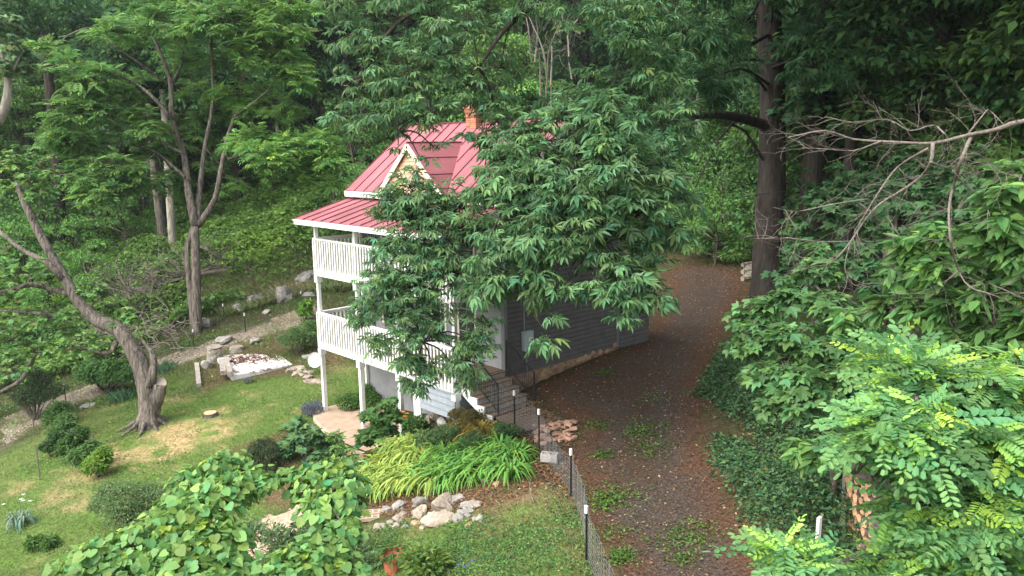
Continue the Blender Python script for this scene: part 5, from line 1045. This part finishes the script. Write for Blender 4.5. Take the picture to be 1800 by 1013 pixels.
# big leaved pawpaw
PB = [(1780,340,8.5,40,10),(1760,390,8.5,50,14),(1800,440,8.5,50,14),(1740,440,8.7,40,10),(1650,420,9.5,35,9),(1690,470,9.2,50,14),(1640,480,9.4,48,14),(1600,440,9.8,30,8),(1740,510,9,55,16),(1790,530,8.8,50,14),(1680,540,9.3,50,15),(1620,540,9.6,42,12),(1590,490,9.8,35,9),(1560,540,10.2,35,9),(1780,590,9,50,12),(1720,600,9.2,50,12),(1550,600,10.4,40,10),(1520,640,10.6,35,8),(1500,560,11,35,7),(1660,600,9.5,40,10),(1860,450,8.6,60,14),(1850,560,8.8,60,14),(1800,300,9.5,45,10),(1410,790,10.2,28,8),(1440,800,10,25,6)]
near_tree('pawpaw_tree', 'broad oval leaved tree with light green leaves at the right edge', base_at(1760, 9.4), [[(1760,700,9.2),(1740,550,9.2),(1720,450,9.2)],[(1770,700,9),(1790,500,8.8),(1780,360,8.6)],[(1700,720,9.4),(1620,600,9.8),(1570,540,10)],[(1600,740,9.6),(1420,800,10.1)]], PB, T_simple, .225, (.12, .25, .07), 8, (.2, .37, .08), .12, trunk_r=.035)
# dim understorey behind them
def base_g(px, py): return gpt(px, py)
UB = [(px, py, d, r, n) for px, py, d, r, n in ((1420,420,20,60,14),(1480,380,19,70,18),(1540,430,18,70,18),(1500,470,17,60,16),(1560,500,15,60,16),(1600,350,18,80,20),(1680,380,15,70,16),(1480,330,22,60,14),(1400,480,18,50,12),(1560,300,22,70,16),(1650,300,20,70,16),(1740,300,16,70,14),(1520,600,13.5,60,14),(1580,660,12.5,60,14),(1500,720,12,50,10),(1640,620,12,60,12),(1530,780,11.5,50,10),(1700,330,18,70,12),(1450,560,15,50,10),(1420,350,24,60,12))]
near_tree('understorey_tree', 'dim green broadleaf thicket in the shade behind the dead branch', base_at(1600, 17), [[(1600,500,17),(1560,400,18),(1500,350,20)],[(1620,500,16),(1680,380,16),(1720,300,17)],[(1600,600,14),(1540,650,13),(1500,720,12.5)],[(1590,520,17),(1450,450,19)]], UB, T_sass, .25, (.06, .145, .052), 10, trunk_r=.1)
# dead lichened branch
br = thing('dead_tree', 'bare pale lichen spotted dead branch reaching in from the right', 'dead branch', P(1900, 195, 10)); s = MB()
BD = 8.3
def dl_(l, r0, r1, dj=.25): 
    pts = [P(a, b, BD+rng.normal(0, dj)) for a, b in l]; limb(s, pts, r0, r1, 7, .1); return pts
K = [dl_([(1960,190),(1800,213),(1750,228),(1700,238),(1640,252),(1575,250),(1500,245),(1450,230),(1385,242)],.030,.006,.08),
     dl_([(1640,252),(1636,285),(1620,310),(1585,335),(1545,360),(1515,395),(1495,425),(1470,455),(1445,470)],.02,.005),
     dl_([(1708,238),(1690,280),(1675,330),(1668,370),(1672,430),(1685,475),(1705,505),(1750,520),(1800,545)],.02,.005),
     dl_([(1630,262),(1580,292),(1550,330),(1525,370),(1500,410)],.015,.004),dl_([(1495,425),(1440,425),(1380,418),(1330,420)],.01,.003),dl_([(1525,350),(1460,360),(1400,372),(1360,365)],.009,.003),
     dl_([(1636,285),(1665,295),(1690,275),(1720,272),(1755,300),(1790,310)],.012,.003),dl_([(1700,238),(1730,200),(1740,195),(1770,225)],.01,.003),dl_([(1660,235),(1640,220),(1600,230),(1560,210),(1500,215),(1450,205)],.01,.003),
     dl_([(1550,248),(1500,265),(1450,262),(1410,260)],.01,.003),dl_([(1555,352),(1565,390),(1585,420)],.007,.002),dl_([(1675,300),(1700,330),(1730,350),(1740,380)],.008,.002),dl_([(1685,475),(1660,500),(1665,520)],.007,.002),dl_([(1705,505),(1740,500),(1800,525)],.008,.003),dl_([(1495,425),(1485,470),(1500,500),(1530,505)],.006,.002)]
for L_ in K:
    for k in range(1, len(L_)):
        for _ in range(3 if k > 1 else 1):
            t = rng.random(); q = L_[k-1]*(1-t)+L_[k]*t; dr = (L_[k]-L_[k-1]); dr /= np.linalg.norm(dr); twigs(s, q, dr+rng.normal(0, .7, 3)-[0, 0, .1], rng.uniform(.25, .5), .003, 2, .55, 2, .16)
s.build('branch', M_dead, br, smooth=True)
# ================= redbud, lower left foreground
RB = [(490,1010,7.6,50,12),(400,868,8.4,45,13),(350,900,8.2,50,14),(300,940,8,50,14),(240,960,7.8,50,13),(180,980,7.6,45,11),(130,1005,7.5,40,9),(390,830,8.8,40,9),(330,860,8.6,40,9),(440,840,8.8,32,7),(410,805,9,22,4),(470,850,8.7,22,4),(380,950,7.9,55,14),(320,990,7.6,55,14),(250,1010,7.5,50,12),(400,1000,7.6,40,9),(550,850,8.9,45,12),(590,830,9,35,8),(560,895,8.5,38,10),(600,880,8.6,40,10),(620,850,8.8,25,5),(570,960,8,45,10),(540,990,7.7,50,12),(610,930,8.2,30,6),(290,905,8.4,35,8),(160,1030,7.4,50,10),(360,1030,7.4,60,12),(500,1040,7.4,60,12),(600,1000,7.8,40,8),(505,835,9,16,3),(340,830,8.8,18,3),(280,985,7.7,45,10),(210,1000,7.6,40,9)]
near_tree('redbud_tree', 'spreading tree with heart shaped leaves along the bottom left edge', base_at(400, 8.3), [[(400,1200,8.2),(420,1000,8.2),(400,880,8.6)],[(400,1200,8),(300,1020,7.9),(220,980,7.8)],[(420,1200,8),(520,1000,8),(560,880,8.6)]], RB, T_heart, .088, (.19, .35, .10), 38, (.33, .48, .08), .16, droop=.4, flat=.7, trunk_r=.035, hue=.12, nout=.9, twig=.004)

# ================= forest of the hillside
def proto_tree(h, cr, cb, n, lsz, T, tint, trunk_mat, nm, tr_=.22, flat=.55, label=''):
    t = thing(nm, label, 'tree', (0, 0, -500)); s = MB(); f = MB(); o = np.array([0, 0, -500.])
    limb(s, [o-[0, 0, 1], o+[rng.normal(0, .2), rng.normal(0, .2), h*.4], o+[rng.normal(0, .5), rng.normal(0, .5), h*.75], o+[0, 0, h*.95]], tr_, .05, 8)
    for i in range(n):
        z = cb+(h-cb)*((i+rng.random())/n); k = (z-cb)/(h-cb); R = cr*(math.sin(math.pi*min(1, .15+k*.8))**.7)*rng.uniform(.35, 1.05); a = rng.random()*6.28
        c = o+[math.cos(a)*R, math.sin(a)*R, z]; r = cr*rng.uniform(.26, .42); clump(f, T, c, r, int(330*(r/1.2)**2*(.3/lsz)**2*.55), lsz, np.array(tint)*(1+rng.normal(0, .14)), flat, .35, .5, .26, zmin=-.35)
        s.tube([o+[0, 0, z*.7+cb*.1], (o+[0, 0, z*.8]+c)/2, c], [.06, .04, .02], 5, sm=2)
    s.build('trunk', trunk_mat, t, smooth=True); f.build('crown', M_leafr, t); return t
PT = [proto_tree(15, 4.2, 4.5, 34, .30, T_far, (.12, .235, .065), M_bark, 'forest_tree', .28), proto_tree(17, 4.6, 5.5, 36, .34, T_far, (.08, .18, .065), M_barkd, 'forest_tree', .32),
      proto_tree(12, 3.8, 2.5, 32, .28, T_far, (.155, .30, .07), M_bark, 'forest_tree', .2), proto_tree(14, 4.4, 3.2, 34, .34, T_maple, (.09, .20, .08), M_barkl, 'forest_tree', .26),
      proto_tree(6, 2.8, .6, 20, .24, T_far, (.12, .26, .07), M_bark, 'forest_sapling', .09), proto_tree(4, 2.4, .3, 16, .22, T_simple, (.14, .29, .07), M_bark, 'forest_sapling', .07)]
used = [False]*len(PT); cnt = 0
def plant(i, x, y, sc, label, group):
    global cnt
    z = h1(x, y); lab = dict(label=label, group=group)
    if not used[i]:
        used[i] = True; o = PT[i]; o.location = (x, y, z); o.scale = (sc, sc, sc); o['label'] = label; o['group'] = group
    else: o = dup(PT[i], (x, y, z), rng.random()*6.28, sc*1., label, group)
    cnt += 1; return o
def region(px):
    return ('leafy forest tree on the hillside at the left', 'forest trees of the left hillside') if px < 560 else (('forest tree seen above and behind the red roof', 'forest trees behind the house') if px < 1200 else ('shaded forest tree in the dark woods at the right', 'forest trees of the right woods'))
placed = []
def try_plant(i, px, d, sc, mind):
    q = CAM+ray(px, 262)*d; x, y = q[0], q[1]
    for a, b in placed:
        if (a-x)**2+(b-y)**2 < mind*mind: return
    placed.append((x, y)); lab, grp = region(px)
    if i >= 4: lab = lab.replace('forest tree', 'low forest sapling').replace('leafy low', 'low'); grp = grp.replace('trees', 'saplings')
    plant(i, x, y, sc, lab, grp)
for d0, d1, n, mind in ((58, 66, 30, 4.3), (66, 78, 40, 4.8), (78, 92, 46, 5.4), (92, 112, 50, 6.5), (112, 140, 40, 9)):
    for k in range(n*2):
        px = rng.uniform(-250, 2050); d = rng.uniform(d0, d1); 
        if len(placed) > 250: break
        try_plant(int(rng.integers(0, 4)), px, d, rng.uniform(.85, 1.25), mind)
# woods edge: lower trees and saplings in front
for px, d, i, sc in ((40,56,2,.9),(-60,52,0,1),(120,58,4,1.1),(200,60,4,1.2),(90,60,0,1.1),(240,57,5,1.1),(480,58,4,1.1),(520,60,2,.8),(560,60,4,1.2),(600,58,5,1.3),(640,57,4,1.1),(430,60,4,1),(160,53,5,1.1),(60,50,5,1.3),(0,50,4,.9),(20,45,5,1.1),(110,47,5,.9),(200,50,5,.9),(-40,46,4,1),(270,60,2,.8),(380,62,2,.9),(60,42,5,.8),(130,43,5,.7),(580,52,5,.8),(640,50,5,.9),(620,54,4,.9),
                    (1110,52,4,1),(1160,54,4,1.2),(1210,51,5,1.3),(1250,52,4,1.2),(1290,50,5,1.2),(1190,58,2,1),(1260,58,2,1.1),(1230,48,5,1.0),(1080,50,5,1.2),(1130,49,5,.8),(1280,45,4,1),(1260,42,5,.9),(1010,54,4,1.3),(930,56,4,1.3),(870,56,2,.9),(760,56,4,1.3),(700,56,2,.8),(1310,55,2,1)):
    lab, grp = region(px)
    if i >= 4: lab = lab.replace('forest tree', 'low forest sapling').replace('leafy low', 'low'); grp = grp.replace('trees', 'saplings')
    q = CAM+ray(px, 262)*d; plant(i, q[0], q[1], sc, lab, grp)
# dark right woods, near
for px, d, i, sc in ((1420,36,0,1.0),(1500,33,1,1.0),(1580,30,3,1.0),(1660,28,0,1),(1750,26,1,1),(1850,24,2,1.1),(1460,42,2,1.1),(1550,40,3,1.1),(1640,38,2,1.1),(1730,36,0,1.1),(1830,34,2,1.1),(1400,46,3,1.2),(1500,48,0,1.2),(1600,46,1,1.2),(1700,46,3,1.2),(1800,44,0,1.2),(1380,40,4,1.2),(1450,34,4,1.1),(1950,22,0,1.1),(2000,32,1,1.2)):
    q = CAM+ray(px, 262)*d; lab, grp = region(px)
    if i >= 4: lab = lab.replace('forest tree', 'low forest sapling'); grp = grp.replace('trees', 'saplings')
    plant(i, q[0], q[1], sc, lab, grp)
# individual trunks the photo shows between the leaves
def trunk(px, p0, p1, d, r, label, m=M_bark, topx=None):
    b = P(px, p0, d); b[2] = min(b[2], h1(b[0], b[1])); t = P(topx if topx else px, p1, d); root = thing('forest_tree', label, 'tree', b); mm = MB()
    top = t+[0, 0, 2]; limb(mm, [b-[0, 0, .5], (b+t)/2+[rng.normal(0, .1), 0, 0], t, top], r, r*.7, 10); mm.build('trunk', m, root, smooth=True); f = MB()
    for k in range(14): a = rng.random()*6.28; clump(f, T_far, t+[math.cos(a)*2.2, math.sin(a)*2.2, rng.uniform(1, 6)], 1.5, 200, .32, (.06, .14, .045))
    f.build('crown', M_leafr, root)
trunk(88, 240, 120, 50, .36, 'thick black trunk standing at the upper left', M_barkd, 84); trunk(298, 372, 215, 50, .26, 'pale trunk behind the left stem of the feathery tree', M_barkl, 290); trunk(280, 350, 220, 51, .30, 'leaning grey trunk left of the pale trunk', M_bark, 263); trunk(283, 340, 215, 53, .3, 'dark trunk between two paler trunks on the left', M_barkd, 272)
trunk(1228, 262, 215, 52, .28, 'pale grey trunk in the gap under the dark limb', M_barkl); trunk(1510, 170, 60, 30, .28, 'dark trunk in the right woods', M_barkd, 1506); trunk(925, 110, 20, 60, .4, 'dark trunk behind the dead saplings', M_barkd); trunk(485, 215, 100, 56, .14, 'slim bare trunk right of the feathery tree', M_barkl, 480); trunk(1590, 130, 40, 34, .2, 'thin dark trunk further into the right woods', M_barkd)
# dead saplings and fallen branches
c = P(960, 180, 50); ds = thing('dead_saplings', 'tangle of pale dead saplings in the gap above the roof', 'dead trees', c); s = MB()
for l in ([(962,150),(955,90),(930,30)],[(962,150),(965,90),(985,40)],[(968,150),(970,80),(960,60)],[(935,110),(930,60),(925,30)],[(940,110),(945,60),(942,28)],[(950,170),(948,100),(935,60)],[(1000,100),(998,50),(1005,30)],[(975,60),(1000,50),(1020,60)],[(1000,55),(1020,30),(1035,20)],[(930,90),(950,95),(1000,85)],[(960,200),(960,150)],[(968,200),(969,150)],[(1005,140),(1000,110),(995,80)]): s.tube([P(a, b, 50+rng.normal(0, .5)) for a, b in l], [.055, .04, .025][:len(l)], 5)
for k in range(26): q = P(rng.uniform(925, 1010), rng.uniform(30, 110), 50); twigs(s, q, np.array([rng.normal(0, .4), rng.normal(0, .4), rng.choice([-1, 1])]), 1.6, .016, 1, .4, 2)
s.build('branch', M_dead, ds)
fl = thing('fallen_tree', 'fallen grey branches lying behind the feathery tree', 'fallen branches', gpt(300, 540)); s = MB()
def gl(l, h, r0, r1):
    p = [gpt(a, b)+[0, 0, h] for a, b in l]; limb(s, p, r0*1.2, r1*1.2, 7); return p
a1 = gl([(222,528),(280,515),(330,502),(380,492),(412,490)], .5, .08, .13); a2 = gl([(235,540),(280,520),(345,500),(390,480)], .6, .03, .07); a3 = gl([(220,560),(260,545),(300,528),(325,505)], .3, .03, .06); a4 = gl([(232,542),(262,556),(300,565)], .2, .09, .06)
for A_ in (a1, a2, a3, a4):
    for q in A_:
        for _ in range(8): twigs(s, q+[0, 0, .2], np.array([rng.normal(.2, .8), rng.normal(-.5, .6), rng.normal(.35, .3)]), 2.2, .028, 1, .5, 2)
s.build('branch', M_dead, fl)
bp = thing('brush_pile', 'grey heap of cut brush at the foot of the hill by the leaning trunk', 'brush pile', gpt(240, 575)); s = MB()
for k in range(160): q = gpt(rng.uniform(140, 320), rng.uniform(585, 632)-(0 if k % 2 else 15))+[0, 0, rng.uniform(.1, .8)]; twigs(s, q, np.array([rng.normal(0, 1), rng.normal(0, 1), rng.normal(0, .35)]), 1.4, .026, 0)
s.build('branch', M_dead, bp)
for px, py, d in ((0,0,0),):
    pass
for i, u_ in enumerate(used):
    if not u_: 
        for ch in list(PT[i].children): bpy.data.objects.remove(ch)
        bpy.data.objects.remove(PT[i])
for o in list(bpy.data.objects):
    if '_w' in o: del o['_w']
hz = MB(); hz.box((-170, -80, -25), (130, 215, 75)); hm = bpy.data.materials.new('haze'); hm.use_nodes = True; hn = hm.node_tree; hn.nodes.remove(hn.nodes['Principled BSDF'])
pv = hn.nodes.new('ShaderNodeVolumePrincipled'); pv.inputs['Color'].default_value = (.86, .93, 1, 1); pv.inputs['Density'].default_value = .0003; pv.inputs['Anisotropy'].default_value = .3
hn.links.new(pv.outputs[0], hn.nodes['Material Output'].inputs['Volume'])
ho = hz.build('haze', hm); ho['kind'] = 'stuff'; ho['label'] = 'thin summer haze in the air over the yard and the wooded hillside'; ho['category'] = 'haze'
for o in list(bpy.data.objects):
    if '_w' in o: del o['_w']
print('objects', len(bpy.data.objects), 'forest', cnt)
